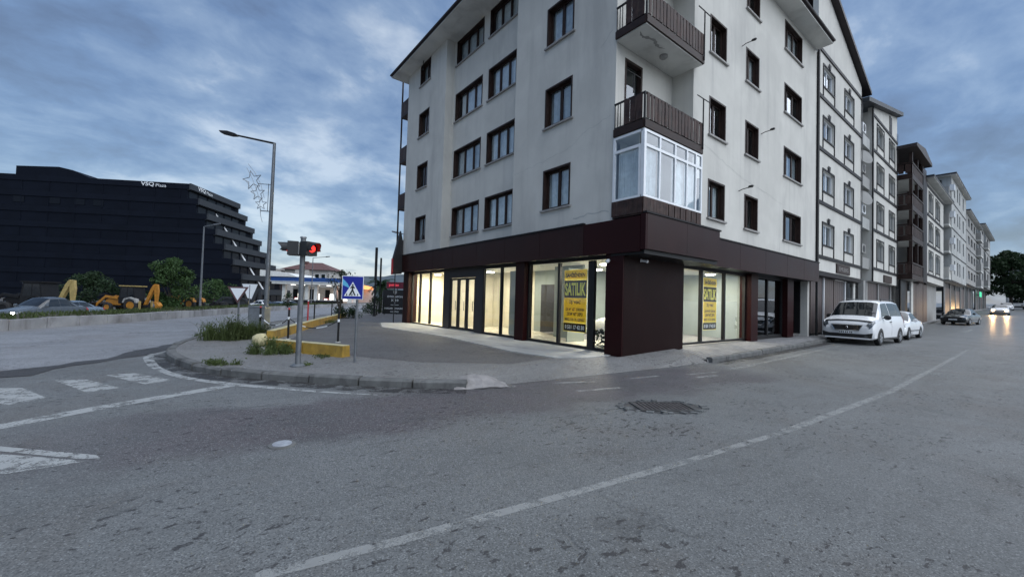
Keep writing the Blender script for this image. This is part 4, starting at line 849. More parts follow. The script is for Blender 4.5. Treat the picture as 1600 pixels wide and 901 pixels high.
for x in (24.42, 28.06, 29.7): simple('pier', 'white_frame' if x < 29 else 'plaster', B, (x, x+.1 if x < 29 else x+.35, .3, 3.06, -.315, -.25), F=F2)
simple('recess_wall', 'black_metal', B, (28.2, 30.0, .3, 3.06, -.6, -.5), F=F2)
m = MB(); m.path([F2(22.25, .3, .05), F2(22.25, 13.4, .05)], .05, 8); m.build('downpipe', 'black_metal', B)
# third building with a service recess
B = thing('apartment_building', 'white timber-lined building with arched windows beside a grey service recess', 'building', (36.2, 11, hroad(36)))
bands = [4.12, 6.52, 9.02, 11.5, 13.7]
hol = [(x0, x1, b+.6, b+1.85) for b in bands[:4] for x0, x1 in ((33.75, 35.65), (37.25, 39.0))]
shell(B, F2, 32.6, 39.85, 3.35, 13.9, 10, hol)
m = MB(); m.prism([(32.6, 13.9), (39.85, 13.9), (39.85, 15.62), (32.6, 14.15)], -.22, 0, F2); m.build('gable', 'plaster', B)
for h in hol: win2(B, F2, *h, lights=2, trim=h[2]-.55, arch=.28, curt=rng.choice([None, 'curtain_grey']), frame='plaster_grey')
for b in bands: simple('timber_band', 'dark_trim', B, (32.74, 39.84, b-.08, b+.08, .002, .05), F=F2)
simple('timber_band', 'dark_trim', B, (32.58, 32.739, 3.3, 14.4, .001, .055), F=F2); simple('timber_band', 'dark_trim', B, (39.72, 39.87, 3.3, 14.4, .051, .056), F=F2)
simple('vent_slot', 'dark_trim', B, (37.3, 38.0, 13.85, 15.0, .002, .03), F=F2)
F3 = Fr((0, PL+1.2, 0), (1, 0, 0), (0, 0, 1), (0, -1, 0))
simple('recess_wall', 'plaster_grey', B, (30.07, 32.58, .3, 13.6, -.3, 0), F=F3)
for k, b in enumerate(bands[:4]):
    bb = simple('service_balcony', 'plaster_mid' if k % 2 else 'plaster_grey', B, (30.9, 32.55, b-.1, b+.55, .42, 1.1), F=F3)
    ac = simple('air_conditioner', 'white_frame' if k % 2 else 'plaster_grey', bb, (31.3, 32.1, b+.85, b+1.4, .6, 1.0), F=F3)
    MB().lathe(F3(31.7, b+1.12, 1.0), (0, -1, 0), [(0, .22), (.02, .21)], 16).build('fan_grille', 'black_plastic', bb)
    if k in (1, 2): MB().lathe(F3(31.6, b+1.75, 1.0), (-.5, -1, .4), [(0, .05), (.05, .35), (.1, .5)], 16).build('satellite_dish', 'plaster_grey', bb, smooth=40)
m = MB(); m.prism([(30.2, 13.62), (40.0, 15.68), (40.0, 15.95), (30.2, 13.88)], -10, .32, F2); m.build('roof', 'plaza_parapet', B)
simple('name_board', 'brown_wood', B, (35.6, 37.9, 3.40, 3.88, .003, .06), F=F2)
for a, b in ((33.0, 35.6), (35.8, 39.2)): shutter(B, F2, a, b, .5, 3.3, -.32, 6)
for x in (32.55, 35.62, 39.35): simple('pier', 'plaster_grey', B, (x, x+.22 if x > 33 else x+.3, .4, 3.34, -.315, -.25), F=F2)
simple('pier', 'plaster_grey', B, (31.9, 32.4, .3, 3.34, -.5, -.25), F=F2)
# fourth: stacked brown timber balconies standing forward of the row
B = thing('balcony_building', 'narrow building of stacked dark brown timber balconies under a wide roof', 'building', (43, 8, hroad(43)))
F4 = Fr((0, 5.43, 0), (1, 0, 0), (0, 0, 1), (0, -1, 0)); F4s = Fr((40.2, 0, 0), (0, 1, 0), (0, 0, 1), (-1, 0, 0))
simple('rear_wall', 'plaster_grey', B, (40.3, 47.5, 0, 13.2, -2.2, -2.0), F=F4); simple('side_wall', 'clad_brown', B, (44.8, 47.4, 3.9, 13.2, -.9, -.1), F=F4); simple('timber_band', 'dark_trim', B, (45.4, 46.6, 3.9, 12.8, -.099, -.05), F=F4)
for k, z in enumerate((4.11, 6.88, 9.1, 11.35)):
    zn = (6.88, 9.1, 11.35, 13.25)[k]
    s = simple('balcony', 'soffit', B, (40.25, 44.7, z-.2, z, -1.98, -.03), F=F4)
    simple('edge_beam', 'brown_wood', s, (40.2, 44.75, z-.26, z+.12, -.028, .02), F=F4); simple('edge_beam', 'brown_wood', s, (5.46, 7.4, z-.26, z+.12, 0, .05), F=F4s)
    simple('top_rail', 'brown_wood', s, (40.2, 44.75, z+.86, z+.96, -.03, .03), F=F4); simple('top_rail', 'brown_wood', s, (5.47, 7.4, z+.86, z+.96, 0, .05), F=F4s)
    for i in range(9): x = 40.3+i*.49; simple('slat', 'board_wood', s, (x, x+.33, z+.16, z+.82, -.02, .0), F=F4)
    for i in range(5): y = 5.5+i*.37; simple('slat', 'board_wood', s, (y, y+.28, z+.16, z+.82, .01, .03), F=F4s)
    for x in (40.2, 42.4, 44.55): simple('post', 'brown_wood', s, (x, x+.18, z+.97, zn-.27, -.16, .02), F=F4)
    simple('post', 'brown_wood', s, (7.2, 7.38, z+.97, zn-.27, -.1, .05), F=F4s)
    for x0, x1 in ((40.8, 42.0), (42.8, 44.2)):
        w = simple('window', 'white_frame', B, (x0, x1, z+.3, zn-.45, -1.98, -1.92), F=F4); simple('pane', 'glass_dark', w, (x0+.08, x1-.08, z+.38, zn-.53, -1.915, -1.905), F=F4)
m = MB(); m.prism([(39.6, 13.22), (46.4, 13.22), (46.4, 13.45), (43.2, 13.9), (39.6, 13.45)], -4.5, .34, F4); m.build('roof', 'roof_dark', B)
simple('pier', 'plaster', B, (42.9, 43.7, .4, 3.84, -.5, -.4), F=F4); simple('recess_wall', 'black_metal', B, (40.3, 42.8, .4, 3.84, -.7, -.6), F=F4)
shutter(B, F4, 44.2, 45.6, .5, 3.8, -.5, 4); shutter(B, F4, 45.7, 47.3, .5, 3.8, -.5, 4)
# fifth: arched windows in pairs
B = thing('apartment_building', 'white building with paired tall arched windows under a pale eave', 'building', (53, 10, hroad(53)))
F5 = Fr((0, 5.62, 0), (1, 0, 0), (0, 0, 1), (0, -1, 0)); bands = [4.72, 7.25, 9.8, 12.25]
hol = [(x0, x1, b+.4, b+2.05) for b in bands[:3] for x0, x1 in ((49.2, 51.5), (53.0, 55.6))]
shell(B, F5, 47.8, 58.2, 4.1, 12.6, 10, hol)
for h in hol: win2(B, F5, *h, lights=1, trim=h[2]-.35, arch=.5, frame='plaster_grey', pane='glass_upper', curt='curtain_grey')
for b in bands: simple('timber_band', 'dark_trim', B, (48.0, 58.1, b-.09, b+.09, .002, .05), F=F5)
simple('timber_band', 'dark_trim', B, (47.6, 47.99, 3.8, 12.6, -.1, .055), F=F5)
eaves(B, F5, 47.3, 60.5, 12.62, .55, 9, 1.0, 'plaza_parapet')
simple('ground_wall', 'plaster_grey', B, (52.5, 58.1, .6, 4.08, -.6, -.5), F=F5); shutter(B, F5, 48.0, 50.0, .6, 4.0, -.45, 5); shutter(B, F5, 50.2, 52.3, .6, 4.0, -.45, 5)
# farther buildings, each its own
def far_building(label, x0, x1, z0, z1, cols, floors_, over, balc, sideb, wallm='plaster', y=5.2, rise=2.0, left=.8):
    B = thing('apartment_building', label, 'building', ((x0+x1)/2, 12, hroad((x0+x1)/2)))
    F = Fr((0, y, 0), (1, 0, 0), (0, 0, 1), (0, -1, 0)); fh = (z1-z0)/floors_
    hol = [(c0, c1, z0+fh*k+.8, z0+fh*k+fh-.45) for k in range(floors_) for c0, c1 in cols]
    shell(B, F, x0, x1, z0, z1, 12, hol, wallm)
    for i, h in enumerate(hol): win2(B, F, *h, lights=2, frame='brown_wood' if (i % 3) else 'white_frame', pane='glass_dark', d=.2)
    for k in range(floors_):
        z = z0+fh*k
        for (c0, c1) in balc:
            s = simple('balcony', 'soffit', B, (c0, c1, z+.1, z+.3, .002, .5), F=F)
            simple('parapet', wallm if k % 2 else 'plaster_grey', s, (c0, c1, z+.31, z+1.3, .44, .5), (c0, c0+.1, z+.31, z+1.3, .003, .43), F=F)
            simple('balcony_door', 'black_metal', B, (c0+.4, c1-.4, z+.32, z+fh-.3, .002, .03), F=F)
        if sideb:
            s = simple('balcony', 'soffit', B, (x0-1.5, x0-.01, z+.1, z+.3, -1.6, -.05), F=F)
            simple('parapet', 'plaster' if k == 0 else 'plaster_grey', s, (x0-1.5, x0-1.42, z+.31, z+1.35, -1.6, -.05), (x0-1.41, x0-.01, z+.31, z+1.35, -.13, -.05), F=F)
            simple('air_conditioner', 'white_frame', s, (x0-.95, x0-.2, z+1.0, z+1.6, -.04, .28), F=F); simple('balcony_door', 'black_metal', B, (x0-.04, x0-.005, z+.32, z+fh-.3, -1.5, -.7), F=F)
        simple('floor_line', 'dark_trim', B, (x0+.1, x1-.1, z+.02, z+.12, .002, .03), F=F)
    eaves(B, F, x0-left, x1+.8, z1, over, 8, rise)
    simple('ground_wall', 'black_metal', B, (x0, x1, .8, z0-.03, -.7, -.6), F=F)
    n = max(2, int((x1-x0)/4)); w = (x1-x0)/n
    for i in range(n):
        simple('pier', 'plaster_grey', B, (x0+w*i, x0+w*i+.4, .8, z0-.03, -.59, -.5), F=F); simple('shop_window', 'door_metal' if i % 2 else 'shutter', B, (x0+w*i+.6, x0+w*(i+1)-.3, 1.2, z0-.6, -.59, -.54), F=F)
    return B
far_building('tall pale building with stacked side balconies and a broad projecting roof', 60.3, 74.2, 4.75, 15.5, [(62.2, 63.2), (65.0, 66.0), (67.0, 68.0), (70.5, 71.7)], 4, .4, [], True, 'plaster_mid', rise=1.2, y=5.25, left=.5)
far_building('pale building with dark-edged roof behind the broad-roofed one', 78, 96, 5.3, 14.6, [(80, 82.4), (84, 86.4), (88, 90.4)], 4, .45, [(91.5, 95.5)], False, 'plaster_grey', y=5.5, rise=.8)
far_building('farthest small building with a stepped dark roof beside the tree', 99.5, 122, 6.0, 15.8, [(102, 105), (108, 111), (114, 117)], 3, .6, [(106, 110)], False, 'plaster_grey', y=5.5, rise=1.2)
B = thing('shop_sign', 'small green lit shop sign low under the far tree', 'sign', (101, 5.6, 4.4)); simple('panel', 'green_light', B, (99.5, 102.5, 5.55, 5.62, 4.3, 5.1)); simple('bracket', 'black_metal', B, (101, 101.1, 5.63, 6.2, 4.6, 4.7))
B = thing('house', 'grey house closing the street view behind the dark tree', 'building', (175, -3, hroad(175))); simple('wall', 'plaster_grey', B, (170, 182, -8, 5, 3, 14)); simple('roof', 'roof_dark', B, (169, 183, -9, 6, 14, 14.6))
for y in (-5, -1, 2.5): w = simple('window', 'white_frame', B, (169.9, 169.98, y, y+1.6, 9, 10.8)); simple('pane', 'glass_dark', w, (169.87, 169.89, y+.1, y+1.5, 9.1, 10.7))
# ------------------------------------------------------------------ left side: plaza, yard, petrol station, hills
PA = Vector((rt0.x, rt0.y, 0)); PD = Vector((math.cos(YAW), math.sin(YAW), 0))
rot = rad(6.5); pa = PA*math.cos(rot)+PD*math.sin(rot); pb = PD*math.cos(rot)-PA*math.sin(rot)
po = V(85, -68.1); FP = Fr((po.x, po.y, 0), pa, (0, 0, 1), -pb)
pz = thing('plaza_building', 'large black glass office block with stepped terraces on its right side', 'building', (po.x, po.y, -.95))
ZT, SH = 24.0, 3.1
for k in range(8):
    z1 = ZT-SH*k; z0 = z1-SH if k < 7 else -.95; ar = 1.85*k
    fl = simple('storey', 'plaza_black', pz, (-70, ar-.9, z0, z1-.01, -19, -.02), F=FP)
    simple('parapet', 'plaza_parapet', fl, (ar-.35, ar, z1-1.25, z1, -18.6, .3), F=FP)
    simple('terrace_slab', 'plaza_parapet', fl, (ar-.9, ar-.36, z1-1.35, z1-1.15, -18.6, -.02), F=FP)
    simple('front_band', 'plaza_band', fl, (-70, ar-.36, z1-1.2, z1-.05, -.019, .12), F=FP)
    for j in range(5): simple('terrace_window', 'plaza_glass', fl, (ar-.895, ar-.86, z0+.2, z1-1.4, -3.2-3.2*j, -.6-3.2*j), F=FP)
    simple('side_post', 'plaza_parapet', fl, (ar-.5, ar-.36, z0, z1-1.26, -18.5, -18.2), F=FP)
    if k == 1:
        for a in (-62, -57.5, -55.5, -48, -33, -26.5, -22, -18.5): simple('front_window', 'plaza_glass', fl, (a, a+1.9, z0+.55, z0+1.75, .0, .05), F=FP)
    for j in range(14 if k < 7 else 0): simple('mullion', 'plaza_band', fl, (-66+j*4.9, -65.88+j*4.9, z0+.02, z1-1.22, -.018, .06), F=FP)
m = MB(); m.prism([(-44, ZT-.02), (-33.0, ZT+1.9), (-24, ZT+2.0), (-18.5, ZT-.02)], -15, -.6, FP)
m = MB(); m.prism([(-33.2, ZT-.02), (-33.2, ZT+1.75), (-25.5, ZT+2.0), (-23, ZT+1.5), (-19.5, ZT-.02)], -14, -.3, FP); m.build('penthouse', 'plaza_black', pz)
m = MB(); p, q = FP(3.0, ZT-2.2, -9), FP(18.0, .5, -9.0)
m = MB(); m.tube(FP(-.75, ZT-2.4, -7), FP(13.0, .4, -7), .15, None, 6); m.build('sloping_beam', 'white_frame', pz)
for o_, a_, w_ in ((FP(-7.2, ZT-.62, .14), pa, 5.0), (FP(.012, ZT-.55, -4.6), pb, 5.2)):
    sg = -1
    text('lettering', 'VSQ', 'sign_white', pz, o_-a_*(w_*.26), a_, (0, 0, 1), .95, width=w_*.50, bold=.02); text('lettering', 'Plaza', 'sign_white', pz, o_+a_*(w_*.26)-Vector((0, 0, .12)), a_, (0, 0, 1), .62, width=w_*.40)
# house with a red hipped roof far behind the station
H = thing('house', 'pale far house with red-brown hipped roof behind the petrol station', 'house', V(112, -56, -.9))
FH = Fr(V(110, -61.8), PA, (0, 0, 1), -PD)
wl_ = simple('wall', 'house_wall', H, (0, 12, -.9, 8.1, -9, 0), F=FH); simple('wall', 'house_wall', H, (3.2, 7, 4.6, 8.0, .01, .8), F=FH)
m = MB(); q = [FH(-1, 8.1, .9), FH(13, 8.1, .9), FH(13, 8.1, -10), FH(-1, 8.1, -10), FH(4, 10.4, -4.5), FH(8, 10.4, -4.5)]; m.add(q, [(0, 1, 5, 4), (1, 2, 5), (2, 3, 4, 5), (3, 0, 4), (0, 3, 2, 1)]); rf = m.build('roof', 'roof_red', H)
simple('chimney', 'roof_red', rf, (2.6, 4.6, 9.0, 10.6, -4, -3), F=FH)
for a in (.8, 4.2, 8.2, 9.9): w = simple('window', 'white_frame', H, (a, a+1.3, 5.6, 7.1, .81 if a == 4.2 else .01, .85 if a == 4.2 else .05), F=FH); simple('pane', 'glass_dark', w, (a+.12, a+1.18, 5.72, 6.98, .86 if a == 4.2 else .06, .87 if a == 4.2 else .07), F=FH)
H2 = thing('house', 'low red-roofed shed left of the pale far house', 'house', V(112, -70, -.9)); simple('wall', 'roof_red', H2, (-9.5, -1.3, -.9, 6.2, -8, -1), F=FH); m = MB(); m.prism([(-10.2, 6.2), (-1.2, 6.2), (-1.2, 8.0), (-6.0, 8.6)], -9, -.4, FH); m.build('roof', 'house_wall', H2)
# petrol station
S = thing('petrol_station', 'lit petrol station with blue canopy and white pillars', 'petrol station', V(72, -36, -.9)); FSN = Fr(V(70, 0), PA, (0, 0, 1), -PD)
simple('canopy', 'station_white', S, (-41.5, -29.5, 3.15, 3.62, -9, 0), F=FSN); simple('canopy_fascia', 'station_blue', S, (-41.6, -29.4, 3.62, 4.35, -9.1, .1), F=FSN); simple('canopy_stripe', 'sign_white', S, (-41.7, -29.3, 3.56, 3.64, .101, .14), F=FSN)
m = MB(); m.prism([(-43.4, 4.4), (-37, 4.4), (-38.5, 5.0), (-43.4, 5.5)], -8, .3, FSN); m.build('canopy_crest', 'station_white', S)
for a in (-40.2, -36.2, -34.6, -31.2): simple('pillar', 'station_white', S, (a, a+.55, -.9, 3.14, -1.6, -1.0), F=FSN)
for a in (-39.6, -37.7, -35.3, -33.2, -30.6):
    simple('downlight', 'soft_white', S, (a, a+.6, 3.08, 3.14, -3.2, -2.6), F=FSN)
kb = simple('kiosk', 'station_white', S, (-41, -30, -.9, 2.9, -8.9, -6), F=FSN)
for a in (-40, -37, -34, -31.5): simple('kiosk_window', 'soft_white', kb, (a, a+1.0, .4, 1.6, -5.99, -5.95), F=FSN); simple('kiosk_frame', 'black_metal', kb, (a-.9, a-.05, -.5, 2.4, -5.99, -5.93), F=FSN)
for a in (-38.6, -33.4): p_ = simple('fuel_pump', 'sign_red', S, (a, a+.8, -.9, .9, -2.6, -2.1), F=FSN); simple('display', 'soft_white', p_, (a+.15, a+.65, .4, .75, -2.09, -2.06), F=FSN)
A2 = thing('awning', 'orange lit awning at the right end of the petrol station', 'awning', V(68, -28, -.9)); m = MB(); m.prism([(-28.8, 2.95), (-25.3, 2.6), (-25.3, 3.1), (-28.8, 3.75)], -4, 0, FSN); m.build('cloth', 'warm_sign', A2); simple('post', 'station_white', A2, (-28.6, -27.8, -.9, 2.9, -1.2, -.6), F=FSN); simple('wall', 'house_wall', A2, (-27.7, -24.8, -.9, 2.55, -3, -2.5), F=FSN)
HW = thing('hedge_wall', 'low dark boundary wall in front of the petrol station', 'wall', V(64, -33, -.9)); FW = Fr(V(62, 0), PA, (0, 0, 1), -PD); simple('panel', 'black_metal', HW, (-34.5, -26.5, -.9, .55, -.3, 0), F=FW); simple('coping', 'plaster_grey', HW, (-34.6, -26.4, .55, .68, -.34, .04), F=FW)
# hills
m = MB(); pts = []; fs = []; ks = list(np.linspace(-760, 260, 60))
for l in ks:
    h = 34*math.exp(-((l+215)/150)**2)+16*math.exp(-((l+480)/120)**2)+10+2.5*math.sin(l*.031)+1.5*math.sin(l*.11)
    for d, f in ((640, 0), (700, .6), (760, 1.0), (900, .0)): p = V(d, l); pts.append((p.x, p.y, -1+h*f))
for i in range(len(ks)-1):
    for j in range(3): a = i*4+j; fs.append((a, a+4, a+5, a+1))
m.add(pts, fs); structure(m.build('hills', 'hill', smooth=60), 'distant blue-grey hills')

# ------------------------------------------------------------------ poles, lamps, signs
lp = V(15, -9.05)
L = thing('street_lamp', 'tall grey street lamp with a star decoration behind the traffic light', 'street lamp', (lp.x, lp.y, .12))
MB().tube((lp.x, lp.y, .12), (lp.x+.02, lp.y, 7.1), .088, .05, 12).build('pole', 'galv', L, smooth=40)
simple('base_plate', 'galv', L, (lp.x-.2, lp.x+.2, lp.y-.2, lp.y+.2, .12, .15)); simple('hatch', 'grey_metal', L, (lp.x-.12, lp.x-.08, lp.y-.05, lp.y+.05, .6, 1.0))
hd = V(15, -10.55, 7.36)
m = MB(); m.tube((lp.x+.02, lp.y, 7.08), hd, .04, .035, 8); m.build('arm', 'black_metal', L)
ax = (hd-Vector((lp.x, lp.y, 7.08))).normalized(); m = MB(); m.prism([(0, -.02), (.2, -.06), (.55, -.05), (.62, .02), (.3, .07), (.0, .04)], -.11, .11, Fr(hd-ax*.1, ax, (0, 0, 1), ax.cross(Vector((0, 0, 1))))); m.build('lamp_head', 'black_metal', L)
SD = thing('star_decoration', 'wire decoration of three stars hung on the tall street lamp', 'decoration', V(15, -9.45, 4.3)); FSD = Fr(V(14.9, 0), PA, (0, 0, 1), -PD)
def star(c, z, R_, rt_, tilt):
    P = []
    for i in range(10):
        r = R_ if i % 2 == 0 else R_*.42; a = tilt+math.pi/2+i*math.pi/5; P.append(FSD(c+r*math.cos(a), z+r*math.sin(a), 0))
    m = MB(); m.path(P+P[:1], rt_, 5); m.build('star', 'grey_metal', SD)
star(-9.72, 5.65, .36, .013, .25); star(-9.5, 5.17, .27, .012, .1); star(-9.36, 4.77, .22, .011, 0)
for pts in ([(-9.95, 6.1), (-9.75, 5.75), (-9.55, 5.3), (-9.42, 4.9), (-9.35, 4.3)], [(-9.9, 6.25), (-9.62, 5.9), (-9.4, 5.5), (-9.25, 5.0)], [(-9.95, 5.6), (-9.7, 5.3), (-9.55, 5.0)], [(-9.36, 4.6), (-9.36, 4.35), (-9.28, 4.1)]):
    MB().path([FSD(a, b, 0) for a, b in pts], .008, 5).build('tail_wire', 'grey_metal', SD)
MB().path([FSD(-9.5, 5.52, 0), FSD(-9.06, 5.52, -.1)], .012, 5).build('bracket', 'black_metal', SD); MB().path([FSD(-9.36, 4.52, 0), FSD(-9.06, 4.52, -.1)], .016, 5).build('bracket', 'black_metal', SD); MB().path([FSD(-9.14, 4.5, -.05), FSD(-9.14, 5.54, -.05)], .01, 5).build('bracket', 'black_metal', SD)
def lamp(label, d, l, z0, h, armdl, mt='galv', r=.09):
    p = V(d, l); T = thing('street_lamp', label, 'street lamp', (p.x, p.y, z0), None)
    MB().tube((p.x, p.y, z0), (p.x, p.y, h), r, r*.6, 8).build('pole', mt, T, smooth=40)
    q = V(d, l+armdl, h+.2); MB().tube((p.x, p.y, h-.02), q, r*.45, None, 6).build('arm', mt, T)
    a = (q-Vector((p.x, p.y, h))).normalized(); MB().tube(q-a*.1, q+a*.5, .09, .06, 6).build('lamp_head', mt, T)
lamp('pale street lamp standing in front of the black office block', 37, -28.35, -.5, 7.4, 1.0)
lamp('distant street lamp behind the traffic light over the petrol station', 60, -29.6, -.9, 6.9, 2.0)
lamp('street lamp whose arm shows left of the white building', 36, -9.35, .1, 7.0, -1.0)
# traffic light
tp = V(7.78, -4.04)
T = thing('traffic_light', 'grey pole traffic light with two hooded heads showing red', 'traffic light', (tp.x, tp.y, .12))
MB().tube((tp.x, tp.y, .12), (tp.x, tp.y, 2.57), .05, .046, 14).build('pole', 'galv', T, smooth=40)
MB().tube((tp.x, tp.y, 2.572), (tp.x, tp.y, 2.60), .062, .05, 14).build('cap', 'grey_metal', T)
MB().lathe((tp.x, tp.y, .121), (0, 0, 1), [(0, .13), (.02, .13), (.05, .085)], 14).build('foot', 'galv', T)
def head(side, ang):
    dirv = (PA*side*math.cos(ang)-PD*math.sin(ang)).normalized(); sdv = Vector((-dirv.y, dirv.x, 0)); F = Fr(V(7.70, -4.04+side*.17, 2.36), dirv, (0, 0, 1), sdv)
    h = MB(); h.prism([(-.12, -.13), (.06, -.13), (.06, .13), (-.12, .13)], -.12, .12, F); hd = h.build('signal_head', 'black_plastic', T)
    m = MB(); n = 12; pts = []
    for a_, r0 in ((.06, .1), (.24, .095)):
        for i in range(n): t = math.pi*(-.15+1.3*i/(n-1)); e = a_ if a_ == .06 else a_-.09*(1-abs(math.sin(t))); pts.append(F(e, r0*math.sin(t), r0*math.cos(t)))
    for a_, r0 in ((.06, .112), (.24, .107)):
        for i in range(n): t = math.pi*(-.15+1.3*i/(n-1)); e = a_ if a_ == .06 else a_-.09*(1-abs(math.sin(t))); pts.append(F(e, r0*math.sin(t), r0*math.cos(t)))
    fs = [(i, i+1, n+i+1, n+i) for i in range(n-1)]+[(2*n+i, 2*n+i+1, 3*n+i+1, 3*n+i) for i in range(n-1)]+[(n+i, n+i+1, 3*n+i+1, 3*n+i) for i in range(n-1)]
    m.add(pts, fs); m.build('hood', 'black_plastic', hd)
    MB().lathe(F(.06, 0, 0), dirv, [(0, .07), (.015, .065), (.03, .03)], 18).build('lens', 'red_light', hd, smooth=50)
    simple('bracket', 'black_metal', T, (tp.x-.05, tp.x+.05, tp.y-.05, tp.y+.05, 2.24+.01*side, 2.26+.01*side))
head(1, rad(24)); head(-1, rad(20))
simple('white_strip', 'sign_white', T, (-4.085, -4.065, 2.25, 2.47, .09, .10), F=Fr(V(7.78, 0), PA, (0, 0, 1), -PD))
# pedestrian crossing sign
sp_ = V(8.42, -3.2); T = thing('crossing_sign', 'square blue pedestrian crossing sign on a thin post', 'road sign', (sp_.x, sp_.y, .12))
MB().tube((sp_.x, sp_.y, .12), (sp_.x, sp_.y, 1.86), .026, None, 10).build('post', 'galv', T, smooth=40)
rot = rad(9); fa = PA*math.cos(rot)+PD*math.sin(rot); fn = -(PD*math.cos(rot)-PA*math.sin(rot)); FX = Fr(V(8.36, -3.28, 1.66), fa, (0, 0, 1), fn)
simple('plate', 'galv', T, (-.215, .215, -.245, .245, -.012, 0), F=FX); simple('border', 'sign_white', T, (-.212, .212, -.242, .242, .001, .003), F=FX); simple('field', 'sign_blue', T, (-.200, .200, -.230, .230, .004, .006), F=FX)
m = MB(); m.prism([(-.165, -.175), (.165, -.175), (0, .12)], .007, .009, FX); m.build('triangle', 'sign_white', T)
m = MB(); m.prism([(-.2, .18), (-.1, .08), (-.06, -.01), (-.2, .05)], .0065, .0068, FX); m.build('faded_patch', 'sign_light_blue', T)
m = MB(); m.prism([(.018*math.cos(t), .058+.018*math.sin(t)) for t in np.linspace(0, 6.2, 10)], .010, .012, FX); m.prism([(-.02, .035), (.02, .035), (.05, -.01), (.035, -.02), (.014, .0), (.018, -.055), (.065, -.16), (.035, -.16), (.0, -.08), (-.04, -.16), (-.075, -.16), (-.02, -.05), (-.014, .0), (-.035, -.02), (-.05, -.01)], .010, .012, FX)
m.build('walking_figure', 'sign_black', T)
for a in (-.115, -.012, .1): 
    m = MB(); m.prism([(a-.012, -.165), (a+.014, -.165), (a+.012, -.12), (a, -.12)], .010, .0115, FX); m.build('stripe', 'sign_black', T)
# give-way sign seen at the road's edge
gp = V(13.8, -9.26); T = thing('give_way_sign', 'pale inverted triangular give-way sign above the weeds', 'road sign', (gp.x, gp.y, .12)); FX = Fr(V(13.75, -9.27, 0), PA, (0, 0, 1), -PD)
MB().tube((gp.x, gp.y, .12), (gp.x, gp.y, 1.66), .028, None, 8).build('post', 'galv', T, smooth=40)
m = MB(); mat('sign_faded', (.10, .05, .05), .5); m.prism([(-.36, 1.68), (.36, 1.68), (0, 1.12)], .0, .012, FX); m.build('border', 'sign_faded', T); m = MB(); m.prism([(-.26, 1.63), (.26, 1.63), (0, 1.22)], .013, .016, FX); m.build('field', 'sign_white', T)
gp = V(22, -14.2); T = thing('give_way_sign', 'second pale triangular road sign standing behind the nearer one', 'road sign', (gp.x, gp.y, 0)); FX = Fr(V(22, -14.2, 0), PA, (0, 0, 1), -PD)
MB().tube((gp.x, gp.y, 0), (gp.x, gp.y, 1.9), .03, None, 8).build('post', 'galv', T); m = MB(); m.prism([(-.42, 1.95), (.42, 1.95), (.12, 1.15), (-.1, 1.2)], 0, .02, FX); m.build('plate', 'sign_white', T)
# dark slim poles beyond the forecourt
for (d, l, h, r, lb) in ((27.74, -9.35, 4.8, .075, 'taller dark slim pole beyond the forecourt'), (32, -10.4, 4.5, .06, 'shorter dark slim pole beside the palm')):
    p = V(d, l); T = thing('pole', lb, 'pole', (p.x, p.y, .12)); MB().tube((p.x, p.y, .12), (p.x, p.y, h), r*.8, r*.8, 8).build('shaft', 'black_metal', T); MB().tube((p.x, p.y, h*.55), (p.x, p.y, h+.02), r*1.25, r*1.25, 8).build('sleeve', 'black_metal', T); MB().tube((p.x, p.y, .12), (p.x, p.y, .3), r*1.6, r*1.1, 8).build('collar', 'black_metal', T)
# workshop sign boards beyond the building
T = thing('sign_board', 'tall black advertising board with white lettering beyond the shop', 'sign', V(30.5, -8.75, .12)); FX = Fr(V(30.5, -8.77, 0), PA, (0, 0, 1), -PD)
simple('panel', 'sign_black', T, (-.92, .92, .2, 2.0, -.06, 0), F=FX); simple('leg', 'black_metal', T, (-.8, -.74, .12, .2, -.05, -.01), (.74, .8, .12, .2, -.05, -.01), F=FX)
m = MB(); m.prism([(-.14, 1.95), (.14, 1.95), (.13, 1.77), (0, 1.66), (-.13, 1.77)], .002, .008, FX); m.build('emblem', 'plaster_grey', T)
for s, z, h, w in (('OTOKAPON', 1.5, .14, 1.15), ('❯❯❯❯', 1.23, .16, .55), ('v', 1.03, .06, .1), ('----------', .88, .03, .6), ('HASAR ONARIMI', .62, .13, 1.5), ('AÇIĞIZ', .38, .14, .65)):
    text('lettering', s, 'sign_white', T, FX(0, z, .006), PA, (0, 0, 1), h, width=w, bold=.01)
T = thing('shop_sign', 'low red shop sign above the black advertising board', 'sign', V(31.2, -8.7, 2.05)); FX = Fr(V(31.2, -8.8, 0), PA, (0, 0, 1), -PD); mat('sign_crimson', (0.16, .012, .03), .4)
simple('panel', 'sign_crimson', T, (-.85, 1.4, 2.12, 2.62, -.2, 0), F=FX); simple('post', 'black_metal', T, (-.05, .0, .12, 2.11, -.12, -.08), (.9, .95, .12, 2.11, -.12, -.08), F=FX); text('lettering', 'petlas', 'red_glow', T, FX(-.28, 2.38, .006), PA, (0, 0, 1), .26, width=.75, bold=.02)
# electric cabinet
cb = V(14.4, -8.95); T = thing('utility_cabinet', 'grey steel utility cabinet half hidden by weeds at the lamp post', 'cabinet', (cb.x, cb.y, .12)); FX = Fr(V(14.3, -8.95, 0), PA, (0, 0, 1), -PD); simple('body', 'grey_metal', T, (-.27, .27, .12, .98, -.35, 0), F=FX); simple('roof', 'grey_metal', T, (-.30, .30, .98, 1.02, -.38, .03), F=FX); simple('door', 'grey_metal', T, (-.24, .24, .17, .94, .001, .012), F=FX); simple('handle', 'black_metal', T, (.15, .18, .5, .62, .013, .03), F=FX)
